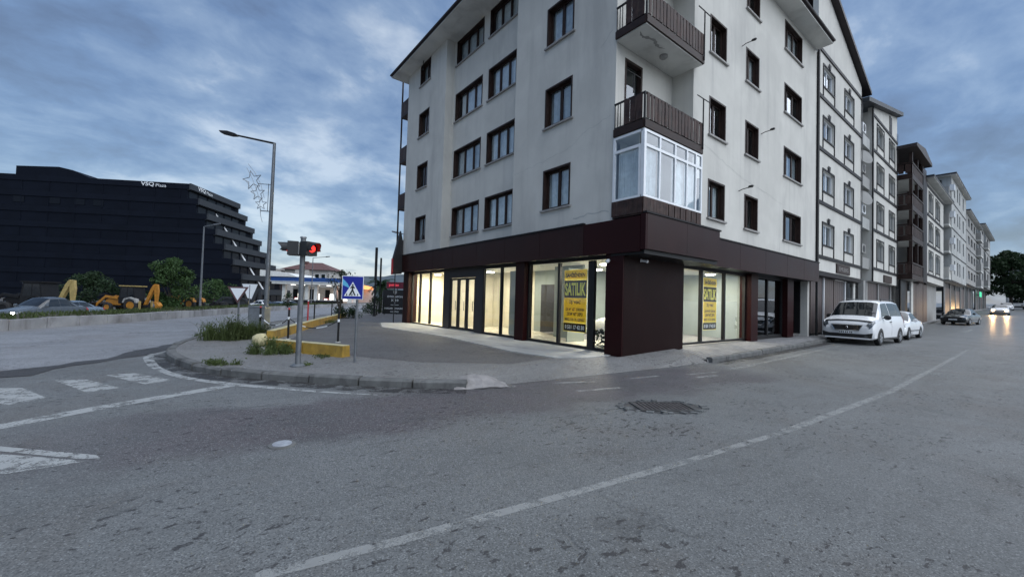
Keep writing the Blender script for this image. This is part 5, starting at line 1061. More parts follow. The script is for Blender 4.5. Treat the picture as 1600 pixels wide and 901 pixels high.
# yellow concrete barriers
def barrier(label, pts, w, h, sag=0):
    a, b = pts; a, b = Vector(a), Vector(b); L_ = (b-a).length; u = (b-a).normalized(); nn = Vector((-u.y, u.x)); T = thing('concrete_barrier', label, 'barrier', ((a.x+b.x)/2, (a.y+b.y)/2, .12))
    F = Fr((a.x, a.y, .12), (u.x, u.y, 0), (nn.x, nn.y, 0), (0, 0, 1)); n = max(1, round(L_/1.6))
    for i in range(n):
        x0, x1 = L_*i/n+.012, L_*(i+1)/n-.012; m = MB(); j = random.uniform(-.012, .012)
        m.prism([(-w/2, 0), (w/2, 0), (w*.42, h+j), (-w*.42, h+j)], x0, x1, Fr(F.o, F.b, (0, 0, 1), F.a)); blk = m.build('block', 'yellow_paint', T)
        simple('top_face', 'cream_paint', blk, (x0+.01, x1-.01, -w*.41, w*.41, h+j+.001, h+j+.012), F=F)
barrier('near yellow painted concrete barrier behind the traffic light', ((1.45, 11.55), (2.68, 9.45)), .24, .24)
barrier('far yellow painted concrete barrier along the main road edge', ((1.75, 13.9), (7.5, 27.2)), .24, .26)
rk = thing('painted_rock', 'round pale yellow painted rock at the barrier corner', 'rock', (1.3, 12.2, .12)); m = MB(); bm = bmesh.new(); bmesh.ops.create_icosphere(bm, subdivisions=2, radius=.2)
for v in bm.verts: v.co *= random.uniform(.88, 1.1); v.co.z *= .9
m.add([tuple(v.co+Vector((1.32, 12.3, .28))) for v in bm.verts], [tuple(v.index for v in f.verts) for f in bm.faces]); bm.free(); m.build('stone', 'cream_paint', rk, smooth=180)
# chained posts
CP = [(3.27, 12.42), (2.2, 13.81), (1.62, 15.3)]; tops = []
for i, (x, y) in enumerate(CP):
    T = thing('chain_post', ['short dark post nearest the blue sign', 'short dark red post in the middle of the chain', 'short post beside the utility cabinet'][i], 'post', (x, y, .12), 'chained posts behind the yellow barrier')
    MB().tube((x, y, .12), (x, y, 1.02), .03, None, 10).build('shaft', 'black_metal', T, smooth=40); MB().tube((x, y, 1.021), (x, y, 1.07), .034, .02, 10).build('cap', 'sign_red' if i else 'black_metal', T); MB().tube((x, y, .72), (x, y, .80), .033, None, 10).build('band', 'sign_white', T)
    MB().lathe((x, y, .121), (0, 0, 1), [(0, .08), (.03, .07)], 10).build('foot', 'apron_concrete', T); tops.append(Vector((x, y, .76)))
T = thing('barrier_chain', 'sagging red and white plastic chain between the short posts', 'chain', (2.4, 13.6, .5))
for a, b in zip(tops[:-1], tops[1:]):
    P = [a.lerp(b, t)-Vector((0, 0, .26*4*t*(1-t))) for t in np.linspace(0, 1, 15)]
    for i, (p, q) in enumerate(zip(P[:-1], P[1:])): MB().tube(p, q, .014, None, 5).build('link', 'sign_white' if (i//3) % 2 else 'black_plastic', T)
for i, (d, l) in enumerate(((19, -9.2), (24, -10.6), (17.2, -8.6))):
    p = V(d, l); T = thing('thin_post', ['thin post left of the blue sign beyond the barrier', 'thin post near the shrubs beyond the barrier', 'thin red post seen right of the lamp post'][i], 'post', (p.x, p.y, .12)); MB().tube((p.x, p.y, .12), (p.x, p.y, 1.2), .03, None, 8).build('shaft', 'sign_red' if i == 2 else 'black_metal', T); MB().tube((p.x, p.y, 1.201), (p.x, p.y, 1.25), .034, .02, 8).build('cap', 'sign_white', T)
# ------------------------------------------------------------------ vehicles
def make_wheel(parent, x, y, r, w, side, rimm='rim'):
    yo = y
    m = MB(); m.lathe((x, yo-side*w, r), (0, side, 0), [(0, r*.66), (.01, r*.93), (.03, r), (w-.03, r), (w-.005, r*.93), (w, r*.66)], 22, caps=False); wh = m.build('wheel', 'tyre', parent, smooth=35)
    m = MB(); m.lathe((x, yo-side*.06, r), (0, side, 0), [(0, r*.64), (.05, r*.65), (.055, r*.58), (.03, r*.5), (.035, r*.14), (.055, r*.1)], 20); m.build('rim', rimm, wh, smooth=35)
    for k in range(5):
        a = k*2*math.pi/5; m = MB(); c, s_ = math.cos(a), math.sin(a)
        F = Fr((x, yo-side*.03, r), (c, 0, s_), (-s_, 0, c), (0, side, 0)); m.prism([(r*.1, -.03), (r*.56, -.045), (r*.56, .045), (r*.1, .03)], .0, .028, F); m.build('spoke', rimm, wh)
class Loft:
    def __init__(s, st):
        s.st = np.array(st, float); s.n = len(st)
    def params(s, u):
        u = min(max(u, 0), s.n-1); i = min(int(u), s.n-2); t = u-i; A = s.st
        p0, p1, p2, p3 = A[max(i-1, 0)], A[i], A[i+1], A[min(i+2, s.n-1)]
        c = 0.5*((2*p1)+(-p0+p2)*t+(2*p0-5*p1+4*p2-p3)*t*t+(-p0+3*p1-3*p2+p3)*t**3)
        l = p1+(p2-p1)*t; r = .35*c+.65*l; r[0] = l[0]; return r
    def sect(s, u):
        x, zl, zb, zt, wl, wb, wt = s.params(u); wm = max(wl, wb)+.012; zm = zl+(zb-zl)*.55
        ws = wb-.03; zs = zb+.012
        P = [(0, zl), (wl-.10, zl), (wl-.01, zl+.07), (wm, zm), (wb, zb-.06), (ws, zs), ((ws+wt)/2+.012, (zs+zt-.06)/2), (wt, max(zs+.003, zt-.055)), (wt-.09, max(zs+.006, zt-.008)), (wt*.5, max(zs+.008, zt+.018)), (0, max(zs+.009, zt+.024))]
        return x, P
    def pt(s, u, t, side=1):
        x, P = s.sect(u); i = min(int(t), len(P)-2); f = t-i; y = P[i][0]+(P[i+1][0]-P[i][0])*f; z = P[i][1]+(P[i+1][1]-P[i][1])*f
        return Vector((x, side*y, z))
    def nrm(s, u, t, side):
        e = .02; a = s.pt(u+e, t, side)-s.pt(u-e, t, side); b = s.pt(u, min(t+e, 9.99), side)-s.pt(u, max(t-e, 0), side); n = a.cross(b)
        if n.length < 1e-9: return Vector((0, side, 0))
        n.normalize(); c = Vector((0, side, .5)) if t < 8 else Vector((0, 0, 1))
        return n if n.dot(c) >= 0 else -n
    def body(s, k=4):
        m = MB(); U = np.linspace(0, s.n-1, (s.n-1)*k+1); rings = []; n = 0
        for u in U:
            x, P = s.sect(u); ring = [(x, y, z) for y, z in P]+[(x, -y, z) for y, z in P[-2:0:-1]]; rings.append(ring); n = len(ring)
        m.v = [p for r in rings for p in r]
        m.f = [(k_*n+i, k_*n+(i+1) % n, (k_+1)*n+(i+1) % n, (k_+1)*n+i) for k_ in range(len(rings)-1) for i in range(n)]+[tuple(range(n))[::-1], tuple(range((len(rings)-1)*n, len(rings)*n))]
        return m
    def patch(s, u0, u1, t0, t1, side, off=.007, nu=8, nt=5, u0b=None, u1b=None):   # u0..u1 along the bottom edge, u0b..u1b along the top
        m = MB(); u0b = u0 if u0b is None else u0b; u1b = u1 if u1b is None else u1b; pts = []
        for j in range(nt+1):
            f = j/nt; t = t0+(t1-t0)*f; a, b = u0+(u0b-u0)*f, u1+(u1b-u1)*f
            for i in range(nu+1): u = a+(b-a)*i/nu; pts.append(s.pt(u, t, side)+s.nrm(u, t, side)*off)
        m.add(pts, [(j*(nu+1)+i, j*(nu+1)+i+1, (j+1)*(nu+1)+i+1, (j+1)*(nu+1)+i) for j in range(nt) for i in range(nu)]); return m
    def across(s, u0, u1, t0=7.0, off=.008, nu=8, nt=10):
        m = MB(); pts = []; T = [t0+(10-t0)*i/nt for i in range(nt+1)]
        cols_ = [(t, 1) for t in T]+[(t, -1) for t in T[-2::-1]]
        for i in range(nu+1):
            u = u0+(u1-u0)*i/nu
            for t, sd in cols_: pts.append(s.pt(u, min(t, 9.999), sd)+s.nrm(u, min(t, 9.97), sd)*off)
        n = len(cols_); m.add(pts, [(i*n+j, i*n+j+1, (i+1)*n+j+1, (i+1)*n+j) for i in range(nu) for j in range(n-1)]); return m
def car_common(T, lf, W2, wheels, r, paint, sidewins, screen, rear, rimm='rim', arch=.06):
    lf.body(6).build('body', paint, T, smooth=48)
    lf.across(*screen).build('windscreen', 'car_glass', T, smooth=60); lf.across(*rear).build('rear_window', 'car_glass', T, smooth=60)
    for sd in (1, -1):
        for (u0, u1, u0b, u1b) in sidewins: lf.patch(u0, u1, 5.25, 6.85, sd, u0b=u0b, u1b=u1b).build('side_window', 'car_glass', T, smooth=60)
        for x in wheels:
            m = MB(); m.lathe((x, sd*(W2-.2), r), (0, sd, 0), [(0, r+arch), (.212, r+arch), (.214, r+arch-.02)], 26); m.v = [(a, b, max(c, .2)) for a, b, c in m.v]; m.build('wheel_arch', 'black_plastic', T)
            make_wheel(T, x, sd*(W2+.022), r, .2, sd, rimm)
    return T
def boxes(name, mt, T, *bs): return simple(name, mt, T, *bs)
def headlamps(T, mt, spots):
    for (x, y, z, w, h) in spots:
        sd = 1 if y > 0 else -1; m = MB(); m.lathe((x, y, z), (-1, 0, 0), [(-.06, .02), (0, 1.0), (.03, .8)], 16)
        m.v = [(a, y+(b-y)*w, z+(c-z)*h) for a, b, c in m.v]; m.build('headlight', mt, T, smooth=40)
# the van: a white compact people carrier
def make_van():
    T = thing('parked_van', 'white van with dark bonnet guard parked nose to camera at the kerb', 'van')
    lf = Loft([(0, .30, .66, .70, .74, .72, .60), (.05, .24, .80, .84, .85, .84, .70), (.16, .22, .92, .95, .895, .885, .76), (.36, .22, .98, 1.03, .905, .895, .78), (.66, .22, 1.04, 1.13, .905, .895, .80), (1.02, .22, 1.06, 1.47, .905, .89, .76), (1.42, .22, 1.07, 1.77, .905, .885, .70), (2.3, .22, 1.08, 1.82, .905, .885, .66), (3.4, .22, 1.09, 1.83, .905, .885, .66), (4.05, .24, 1.09, 1.78, .905, .88, .65), (4.32, .32, 1.06, 1.62, .88, .86, .63), (4.38, .38, 1.02, 1.45, .84, .82, .60)])
    car_common(T, lf, .905, (.86, 3.55), .315, 'car_white', [(5.35, 7.0, 6.05, 7.0), (7.08, 8.0, 7.08, 8.0), (8.08, 9.2, 8.08, 9.1)], (4.08, 5.80, 7.25), (9.75, 10.4))
    g = m = MB(); m.prism([(-.52, .78), (.52, .78), (.40, .58), (-.40, .58)], .03, -.1, Fr((0, 0, 0), (0, 1, 0), (0, 0, 1), (-1, 0, 0))); g = m.build('grille', 'black_plastic', T); 
    for z in (.63, .68, .73): simple('grille_bar', 'chrome', T, (-.045, -.036, -.40, .40, z-.006, z+.006))
    MB().path([(-.035, -.54, .80), (-.035, -.41, .57), (-.035, .41, .57), (-.035, .54, .80), (-.035, -.54, .80)], .016, 6).build('grille_surround', 'chrome', T)
    MB().lathe((-.05, 0, .685), (-1, 0, 0), [(0, .06), (.012, .05)], 16).build('badge', 'chrome', T)
    m = MB(); m.prism([(-.83, .30), (-.86, .50), (-.62, .44), (.62, .44), (.86, .50), (.83, .30)], .03, -.16, Fr((0, 0, 0), (0, 1, 0), (0, 0, 1), (-1, 0, 0))); m.build('bumper', 'black_plastic', T); simple('bumper_lip', 'car_white', T, (-.035, .12, -.76, .76, .24, .295)); simple('licence_plate', 'sign_white', T, (-.05, -.036, -.26, .26, .445, .555))
    for k in range(7): y_ = -.21+k*.062+(.02 if k > 1 else 0)+(.02 if k > 3 else 0); simple('plate_mark', 'sign_black', T, (-.053, -.0505, y_, y_+.036, .468, .532))
    for sd in (1, -1):
        lf.patch(.25, 2.6, 4.1, 7.4, sd, .012, nu=10, nt=8, u0b=.75, u1b=2.4).build('headlight', 'lamp_glass', T, smooth=60)
        m = MB(); y = sd*1.02; m.lathe((1.28, y, 1.12), (-1, 0, 0), [(-.1, .05), (-.06, .11), (.05, .115), (.09, .06)], 12); m.v = [(a, y+(b-y)*1.0, 1.12+(c-1.12)*.85) for a, b, c in m.v]; m.build('mirror', 'black_plastic', T, smooth=40)
        simple('mirror_arm', 'black_plastic', T, (1.26, 1.32, min(sd*.86, sd*.95), max(sd*.86, sd*.95), 1.08, 1.12))
        MB().path([(1.95, sd*.62, 1.80), (2.0, sd*.61, 1.88), (3.7, sd*.60, 1.885), (3.78, sd*.60, 1.81)], .018, 6).build('roof_rail', 'black_plastic', T)
        MB().lathe((-.0, sd*.66, .36), (-1, 0, 0), [(0, .06), (.03, .055)], 14).build('fog_lamp', 'lamp_glass', T)
        simple('sill_trim', 'black_plastic', T, (1.25, 3.15, min(sd*.90, sd*.922), max(sd*.90, sd*.922), .23, .30)); lf.patch(7.02, 7.035, 2.2, 4.95, sd, .004, 1, 6).build('door_seam', 'black_plastic', T); simple('door_handle', 'black_plastic', T, (2.1, 2.28, min(sd*.89, sd*.93), max(sd*.89, sd*.93), .92, .95))
        lf.patch(9.6, 10.3, 3.6, 6.6, sd, .012).build('tail_light', 'tail_red', T, smooth=60)
    m = lf.across(1.75, 2.15, 6.5, .03, 4, 10); m.build('bonnet_guard', 'black_plastic', T, smooth=60)
    for sd in (.3, -.25): MB().path([(.78, sd, 1.25), (.82, sd-.5, 1.31)], .009, 5).build('wiper', 'black_plastic', T)
    MB().path([(1.9, .05, 1.83), (2.05, .05, 2.0)], .006, 5).build('aerial', 'black_plastic', T)
    return T
SED = [(0, .36, .56, .60, .66, .64, .50), (.05, .28, .64, .68, .78, .76, .60), (.3, .2, .72, .77, .83, .81, .66), (.8, .18, .80, .86, .845, .82, .70), (1.25, .18, .84, .93, .845, .825, .72), (1.6, .18, .86, 1.16, .845, .82, .68), (2.0, .18, .875, 1.37, .845, .81, .58), (2.5, .18, .88, 1.42, .845, .81, .56), (3.0, .18, .89, 1.39, .845, .81, .56), (3.45, .18, .90, 1.16, .845, .81, .64), (3.72, .18, .90, .985, .845, .81, .68), (4.15, .22, .88, .955, .83, .79, .66), (4.33, .3, .80, .86, .80, .76, .62), (4.38, .36, .66, .70, .76, .72, .58)]
def make_sedan(label, paint, scale=1.0, lampm='lamp_glass', low=1.0):
    T = thing('car', label, 'car'); st = [(a*scale, b, c*low, d*low, e, f, g) for a, b, c, d, e, f, g in SED]; lf = Loft(st)
    car_common(T, lf, .845, (.78*scale, 3.4*scale), .295, paint, [(5.25, 7.0, 5.95, 7.0), (7.06, 8.35, 7.06, 8.05), (8.42, 9.1, 8.12, 8.3)], (4.15, 5.95, 7.0), (8.15, 9.75))
    simple('grille', 'black_plastic', T, (-.02, .1, -.38, .38, .52*low, .60*low)); simple('lower_grille', 'black_plastic', T, (-.03, .1, -.5, .5, .30, .39)); simple('licence_plate', 'sign_white', T, (-.035, -.02, -.26, .26, .42, .51)); simple('bumper_strip', 'black_plastic', T, (-.02, .06, -.62, .62, .405, .418))
    for sd in (1, -1):
        lf.patch(.25, 1.9, 4.05, 7.2, sd, .012, nu=10, nt=8, u0b=.6, u1b=1.7).build('headlight', lampm if lampm in ('lamp_glass',) else 'lamp_glass', T, smooth=60)
        m = MB(); y = sd*.95; m.lathe((1.5*scale, y, .98*low), (-1, 0, 0), [(-.08, .04), (-.04, .085), (.05, .09), (.08, .04)], 12); m.build('mirror', paint, T, smooth=40); simple('mirror_arm', 'black_plastic', T, (1.48*scale, 1.53*scale, min(sd*.8, sd*.9), max(sd*.8, sd*.9), .93*low, .96*low))
        lf.patch(11.0, 12.2, 3.6, 5.2, sd, .012).build('tail_light', 'tail_red', T, smooth=60)
        simple('side_strip', 'black_plastic', T, (1.15*scale, 3.0*scale, min(sd*.84, sd*.872), max(sd*.84, sd*.872), .44, .475)); lf.patch(7.0, 7.025, 2.2, 4.95, sd, .004, 1, 6).build('door_seam', 'black_plastic', T)
        if lampm != 'lamp_glass': MB().lathe((-.015, sd*.60, .60*low), (-1, 0, 0), [(-.05, .09), (.02, .085), (.035, .05)], 14).build('headlight_beam', lampm, T, smooth=40)
    return T
def lit(T, col_, e, fac):
    for sd in (.6, -.6):
        ld = bpy.data.lights.new('headlight', 'SPOT'); ld.energy = e; ld.color = col_; ld.spot_size = rad(46); ld.spot_blend = .8; ld.shadow_soft_size = .08
        lo = bpy.data.objects.new('headlight', ld); col.objects.link(lo); lo.parent = T; lo.location = (-.12, sd, .6); lo.rotation_euler = (rad(86), 0, rad(90))
van = make_van(); place(van, (22.0, 4.98, hroad(22)+.003), rad(-4)); van.scale = (1, 1, 1.05)
c1 = make_sedan('white older saloon car parked right behind the white van', 'car_white', .97); place(c1, (27.5, 4.78, hroad(28)+.002), rad(-2))
c2 = make_sedan('black saloon car parked farther up the street', 'car_black', 1.02); place(c2, (51.8, 4.45, hroad(54)-.02), rad(-8)); 
MB().tube((56.4, 5.25, 1.5), (56.44, 5.25, 1.52), .05, None, 8)
c3 = make_sedan('oncoming pale car with bright headlights on the wet street', 'car_white', 1.0, 'head_warm'); place(c3, (84, 3.0, hroad(84)+.02), rad(1)); lit(c3, (1, .62, .28), 260, 1)
c4 = make_sedan('pale car following the oncoming one up the street', 'car_white', 1.0); place(c4, (112, 3.3, hroad(112)-.02), 0)
# small lorry at the end of the street
T = thing('lorry', 'white lorry at the far end of the street', 'lorry'); mm = MB(); mm.prism([(0, .5), (.0, 1.3), (.25, 2.1), (1.5, 2.15), (1.5, .5)], -1.0, 1.0, Fr((0, 0, 0), (1, 0, 0), (0, 0, 1), (0, 1, 0))); mm.build('cab', 'car_white', T)
simple('load_box', 'car_white', T, (1.6, 6, -1.15, 1.15, .9, 3.0)); m = MB(); m.prism([(-.005, 1.3), (.235, 2.05), (.26, 2.05), (.02, 1.3)], -.9, .9, Fr((0, 0, 0), (1, 0, 0), (0, 0, 1), (0, 1, 0))); m.build('windscreen', 'car_glass', T); simple('bumper', 'black_plastic', T, (-.08, .1, -1, 1, .4, .7))
for sd in (1, -1):
    for x in (.8, 4.8): make_wheel(T, x, sd*1.02, .42, .25, sd)
    simple('headlight', 'lamp_glass', T, (-.02, .05, sd*.75-.15, sd*.75+.15, .8, 1.0))
place(T, (131, 2.5, hroad(131)-.05), 0)
# traffic on the far carriageway and cars at the station (heading towards the camera)
cr = math.atan2(PD.y, PD.x)
c5 = make_sedan('silver blue saloon car passing on the far carriageway at left', 'car_silver', 1.1); p = V(28.0, -33.2); place(c5, (p.x, p.y, -.94), cr+rad(4))
c6 = make_sedan('dark car with glaring headlights at the left edge', 'car_grey', 1.0, 'head_white'); p = V(24.2, -30.3); place(c6, (p.x, p.y, -.94), cr+rad(2)); c6.scale = (1, 1, 1.22); lit(c6, (1, .95, .85), 120, 1)
tx = simple('roof_sign', 'head_warm', c5, (0, .01, 0, .01, 0, .01)); bpy.data.objects.remove(tx)
c7 = make_sedan('pale car with lit headlights behind the lamp post', 'car_silver', 1.0, 'head_warm'); p = V(46.5, -28.3); place(c7, (p.x, p.y, -.94), cr-rad(4)); lit(c7, (1, .8, .5), 80, 1)
for i, (d, l, lb) in enumerate(((55, -31.8, 'white car parked by the petrol station, nearest the lamp post'), (57, -29.4, 'white car parked by the petrol station behind the traffic light pole'))):
    c = make_sedan(lb, 'car_white', 1.0); p = V(d, l); place(c, (p.x, p.y, -.94), cr+rad(70))
c8 = make_sedan('pale car far along the main road right of the blue sign', 'car_white', 1.0, 'head_white'); p = V(62, -17.2); place(c8, (p.x, p.y, .02), cr+rad(10))
# backhoe loaders standing in the yard
def make_backhoe(label, paint, boom=True, dark=False, bp=None):
    bp = bp or paint
    T = thing('backhoe_loader', label, 'backhoe'); FZ = Fr((0, 0, 0), (1, 0, 0), (0, 0, 1), (0, 1, 0))
    m = MB(); m.prism([(1.2, .75), (1.2, 1.25), (1.6, 1.45), (2.8, 1.5), (2.8, .7)], -.42, .42, FZ); m.build('bonnet', paint, T)
    simple('chassis', 'black_metal', T, (1.1, 5.2, -.4, .4, .5, .75))
    m = MB(); m.prism([(2.75, .9), (2.75, 1.5), (2.95, 2.75), (4.25, 2.75), (4.45, 1.5), (4.45, .9)], -.72, .72, FZ); cab = m.build('cab', 'black_metal', T)
    for sd in (1, -1): m = MB(); m.prism([(2.92, 1.55), (3.05, 2.6), (3.6, 2.6), (3.6, 1.55)], sd*.721-.004, sd*.721+.004, FZ); m.build('cab_window', 'car_glass', cab); m = MB(); m.prism([(3.68, 1.3), (3.68, 2.6), (4.18, 2.6), (4.33, 1.55), (4.2, 1.3)], sd*.721-.004, sd*.721+.004, FZ); m.build('cab_window', 'car_glass', cab)
    simple('cab_roof', 'machine_cream' if not dark else 'black_metal', T, (2.8, 4.45, -.8, .8, 2.752, 2.86))
    for x, r, w in ((1.75, .48, .35), (4.15, .72, .45)):
        for sd in (1, -1):
            m = MB(); m.lathe((x, sd*.95-sd*w, r), (0, sd, 0), [(0, r*.6), (.03, r*.95), (.06, r), (w-.06, r), (w-.03, r*.95), (w, r*.6)], 20, caps=False); wh = m.build('wheel', 'tyre', T, smooth=35); MB().lathe((x, sd*.95-sd*.08, r), (0, sd, 0), [(0, r*.55), (.06, r*.56), (.05, r*.2)], 16).build('rim', paint, wh, smooth=35)
    for sd in (1, -1):
        m = MB(); m.prism([(3.35, 1.0), (3.5, 1.45), (4.1, 1.62), (4.7, 1.4), (4.85, 1.0), (4.7, 1.0), (4.55, 1.28), (4.1, 1.46), (3.62, 1.32), (3.5, 1.0)], sd*.52, sd*.98, FZ); m.build('mudguard', 'plaster_grey' if not dark else paint, T)
        m = MB(); m.prism([(2.55, 1.35), (2.6, 1.6), (1.3, 1.75), (.25, .75), (.1, .35), (.35, .35), (.5, .65), (1.35, 1.5)], sd*.5, sd*.62, FZ); m.build('loader_arm', paint, T)
        m = MB(); m.path([(1.6, sd*.56, 1.0), (.6, sd*.56, .8)], .05, 6); m.build('ram', 'chrome', T)
    m = MB(); m.prism([(.35, .1), (.4, .95), (.3, 1.0), (-.1, .55), (-.55, .15), (-.5, .08), (.2, .05)], -1.1, 1.1, FZ); m.build('bucket', 'black_metal', T)
    if boom:
        m = MB(); m.prism([(4.9, .8), (5.15, .8), (5.9, 2.5), (6.1, 2.95), (5.85, 3.05), (5.6, 2.65)], -.14, .14, FZ); m.build('boom', bp, T)
        m = MB(); m.prism([(5.9, 3.1), (6.25, 3.05), (6.35, 2.3), (6.25, 1.1), (6.05, 1.1), (5.95, 2.2)], -.11, .11, FZ); m.build('dipper', bp, T)
        m = MB(); m.prism([(6.0, 1.15), (6.35, 1.1), (6.6, .75), (6.5, .4), (5.9, .45), (6.25, .6), (6.2, .85)], -.3, .3, FZ); m.build('digging_bucket', bp, T)
        MB().path([(5.1, 0, 1.4), (5.75, 0, 2.5)], .06, 6).build('ram', 'chrome', T); [simple('stabiliser', 'machine_cream', T, (4.95, 5.1, yy, yy+.15, .1, 1.2)) for yy in (.7, -.85)]
    [simple('work_lamp', 'lamp_glass', T, (2.76, 2.8, yy, yy+.2, 2.6, 2.74)) for yy in (-.6, .4)]
    return T
ry = math.atan2(PA.y, PA.x)
b_ = make_backhoe('orange backhoe loader with raised digging arm in the yard', 'machine_yellow'); p = V(44.5, -45.3); place(b_, (p.x, p.y, -1.0), ry+rad(3))
b_ = make_backhoe('yellow and black backhoe loader beside the pale lamp post', 'machine_yellow', False, True); p = V(54, -46.0); place(b_, (p.x, p.y, -.95), ry-rad(4))
b_ = make_backhoe('dark backhoe loader with cream arm at the left edge of the yard', 'black_metal', True, True, 'machine_cream'); p = V(37, -47.2); place(b_, (p.x, p.y, -.98), ry+rad(5)); b_.scale = (1.08, 1.08, 1.02)
b_ = make_backhoe('dark backhoe loader behind the give-way signs', 'plaza_parapet', True, True); p = V(60, -43.8); place(b_, (p.x, p.y, -.95), ry+rad(8))

# ------------------------------------------------------------------ vegetation
def leaf_mesh(centers, size, flat=.5):
    n = len(centers); C = np.array(centers); a = RNG.normal(size=(n, 3)); a /= np.linalg.norm(a, axis=1)[:, None]; b = RNG.normal(size=(n, 3)); b -= a*(a*b).sum(1)[:, None]; b /= np.linalg.norm(b, axis=1)[:, None]
    s = size*RNG.uniform(.55, 1.3, (n, 1)); P = np.stack([C-a*s, C+b*s*flat, C+a*s, C-b*s*flat], 1).reshape(-1, 3); m = MB(); m.v = [tuple(p) for p in P]; m.f = [(4*i, 4*i+1, 4*i+2, 4*i+3) for i in range(n)]; return m
def tree(name, label, base, h, trunk_h, rx, nclump, nleaf, lsize, mt='leaf', cat='tree', group=None, squash=.8, limb=6, crown_lo=None):
    base = Vector(base); T = thing(name, label, cat, base, group); r0 = h*.022+.03
    m = MB(); p = base.copy(); pts = [p.copy()]
    for i in range(5): p = p+Vector((random.uniform(-.05, .05)*h*.2, random.uniform(-.05, .05)*h*.2, h*.8/5)); pts.append(p.copy())
    for i in range(5): m.tube(pts[i], pts[i+1], r0*(1-i*.17), r0*(1-(i+1)*.17), 8)
    tr = m.build('trunk', 'bark', T, smooth=50); clumps = []
    lo = trunk_h if crown_lo is None else crown_lo
    for i in range(nclump):
        z = lo+(h-lo)*random.random()**.85; f = (z-lo)/(h-lo); env = rx*(math.sin(math.pi*min(1, .16+f*.84))**.6)
        a = random.uniform(0, 6.283); r = env*random.random()**.5; clumps.append((base+Vector((r*math.cos(a), r*math.sin(a), z)), random.uniform(.14, .30)*rx+.15))
    for i in range(limb):
        c = random.choice(clumps)[0]; s = pts[random.randint(1, 3)]; q = s.lerp(c, .5)+Vector((0, 0, -.1*h*.2)); MB().tube(s, q, r0*.42, r0*.25, 6).tube(q, c, r0*.25, r0*.08, 6).build('limb', 'bark', T, smooth=50)
    cen = []
    for i in range(nleaf):
        c, rr = random.choice(clumps); v = RNG.normal(size=3); v /= np.linalg.norm(v); q = c+Vector(v)*rr*random.random()**.35; q.z = c.z+(q.z-c.z)*squash; cen.append(tuple(q))
    leaf_mesh(cen, lsize).build('crown', mt, T, recalc=False); return T
tree('yard_tree', 'bushy dark green tree behind the orange backhoe loader', V(49, -41.2, -.95), 6.1, .6, 2.5, 46, 5200, .17, 'leaf', group=None, crown_lo=.5)
tree('yard_tree', 'low wide dark tree left of the orange backhoe loader', V(51, -52.8, -.95), 4.1, .5, 3.0, 36, 3800, .17, 'leaf_dark', crown_lo=.3)
tree('yard_tree', 'low green tree behind the pale lamp post', V(66, -48.5, -.95), 4.0, .5, 3.6, 34, 3000, .18, 'leaf', crown_lo=.4)
tree('street_tree', 'large dark tree closing the far end of the street', (126, 3.1, hroad(120)), 11.3, 2.0, 4.4, 70, 9000, .30, 'leaf_dark', crown_lo=2.4)
tree('street_tree', 'dark tree at the right edge beyond the oncoming cars', (140, -2.2, hroad(135)), 9.5, 2.0, 4.2, 50, 5000, .32, 'leaf_dark', crown_lo=1.5)
tree('sapling', 'thin young tree with sparse twigs behind the blue sign', V(24, -10.1, .12), 2.75, 1.7, .75, 16, 260, .07, 'leaf_dark', limb=14)
tree('shrub', 'small dark shrub on the far side of the forecourt', V(24.2, -10.2, .12), .75, .1, .45, 16, 900, .05, 'leaf_dark', 'shrub', limb=3, crown_lo=.1)
tree('shrub', 'dark shrub right of the small one behind the blue sign', V(24.6, -9.55, .12), .62, .1, .40, 14, 700, .05, 'leaf_dark', 'shrub', limb=3, crown_lo=.1)
tree('shrub', 'dark conical shrub beside the black advertising board', V(29.6, -9.8, .12), 1.45, .1, .5, 18, 1100, .06, 'leaf_dark', 'shrub', limb=3, crown_lo=.1)
tree('shrub', 'small dark shrub at the foot of the palm', V(31.8, -11.2, .12), .7, .1, .6, 16, 800, .05, 'leaf_dark', 'shrub', limb=3, crown_lo=.1)
tree('shrub', 'slim leafy shrub on the median behind the traffic light pole', V(32, -17.6, .4), 1.1, .2, .35, 12, 500, .06, 'leaf_dark', 'shrub', limb=3, crown_lo=.1)
# palm
pb_ = V(34, -11.0, .12); T = thing('palm_tree', 'small palm with dark drooping fronds beyond the forecourt', 'palm', pb_)
m = MB(); m.tube(pb_, pb_+Vector((.05, 0, 2.3)), .17, .13, 10); m.build('trunk', 'bark', T)
for i in range(34):
    a = i*2.4; el = random.uniform(-.3, 1.2); L_ = random.uniform(1.0, 1.35); c = pb_+Vector((.05, 0, 2.3)); m = MB(); prev = c; d = Vector((math.cos(a)*math.cos(el), math.sin(a)*math.cos(el), math.sin(el)))
    for k in range(7):
        nx = prev+d*L_/7; sdv = d.cross(Vector((0, 0, 1))).normalized()
        for sg in (1, -1):
            for q in range(3): b0 = prev.lerp(nx, q*.33); tip = b0+sdv*sg*(.34-.03*k)+d*.12-Vector((0, 0, .10)); m.add([b0, b0+d*.07, tip], [(0, 1, 2)])
        m.add([prev-sdv*.012, prev+sdv*.012, nx+sdv*.008, nx-sdv*.008], [(0, 1, 2, 3)]); prev = nx; d = (d-Vector((0, 0, .22))).normalized()
    m.build('frond', 'palm_leaf', T, recalc=False)
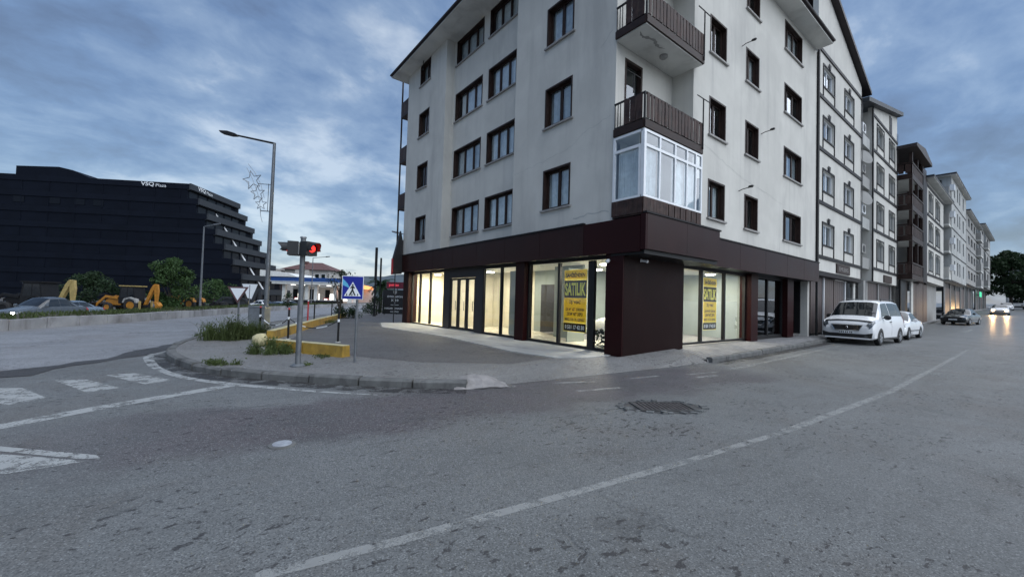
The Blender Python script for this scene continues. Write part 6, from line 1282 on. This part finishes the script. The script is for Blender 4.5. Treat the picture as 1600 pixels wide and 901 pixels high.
# weeds and the grassy bush at the kerb
def weed(name, label, c, r, h, n, mt='weed', w=.006, cat='weeds', nst=7):
    T = thing(name, label, cat, c); sp = []; tops = []
    for k in range(nst):                                   # a handful of uneven tufts, not one cushion
        a = random.uniform(0, 6.283); q = r*random.random()**.7; cx, cy, rr, hh = c[0]+q*math.cos(a), c[1]+q*math.sin(a), r*random.uniform(.15, .4), h*random.uniform(.45, 1)
        for _ in range(n//nst): b = random.uniform(0, 6.283); e = rr*random.random(); sp.append((cx+e*math.cos(b), cy+e*math.sin(b), c[2], hh*random.uniform(.3, 1)))
    m = MB()
    for x, y, z, hh in sp:
        a = random.uniform(0, 6.283); l = random.uniform(.05, .75)*hh; b = random.uniform(0, 6.283); dx, dy = math.cos(a)*w, math.sin(a)*w; lx, ly = math.cos(b)*l, math.sin(b)*l; i = len(m.v)
        m.v += [(x-dx, y-dy, z), (x+dx, y+dy, z), (x+dx*.7+lx*.3, y+dy*.7+ly*.3, z+hh*.6), (x-dx*.7+lx*.3, y-dy*.7+ly*.3, z+hh*.6), (x+lx, y+ly, z+hh*.92)]; m.f += [(i, i+1, i+2, i+3), (i+3, i+2, i+4)]
    m.build('blades', mt, T, recalc=False)['kind'] = 'stuff'
    cen = []
    for _ in range(n): x, y, z, hh = random.choice(sp); cen.append((x+random.gauss(0, .05), y+random.gauss(0, .05), z+hh*random.uniform(.15, .9)))
    leaf_mesh(cen, .022+.012*h).build('leaves', mt, T, recalc=False)['kind'] = 'stuff'; return T
weed('weed_clump', 'tall bushy weeds in front of the utility cabinet', (1.0, 14.5, .12), .75, .95, 2400, 'grass', .006, nst=16); weed('weed_clump', 'leafy weeds at the left end of the near yellow barrier', (1.38, 10.75, .12), .42, .48, 800, 'weed', .005, nst=9); weed('weed_clump', 'low weeds growing along the rounded kerb', (.42, 9.55, .12), .34, .16, 300, 'grass', .004)
weed('weed_clump', 'tuft of weeds where kerb meets tar seam', (.35, 15.9, .05), .4, .2, 200, 'grass', .005); weed('weed_clump', 'small weeds at the foot of the traffic light', (1.75, 8.75, .12), .16, .10, 60, 'weed', .004); weed('weed_clump', 'small weeds against the near yellow barrier', (2.3, 9.65, .12), .3, .10, 100, 'weed', .004); weed('weed_clump', 'weeds under the far yellow barrier', (4.6, 21.3, .12), .7, .3, 300, 'grass', .007)
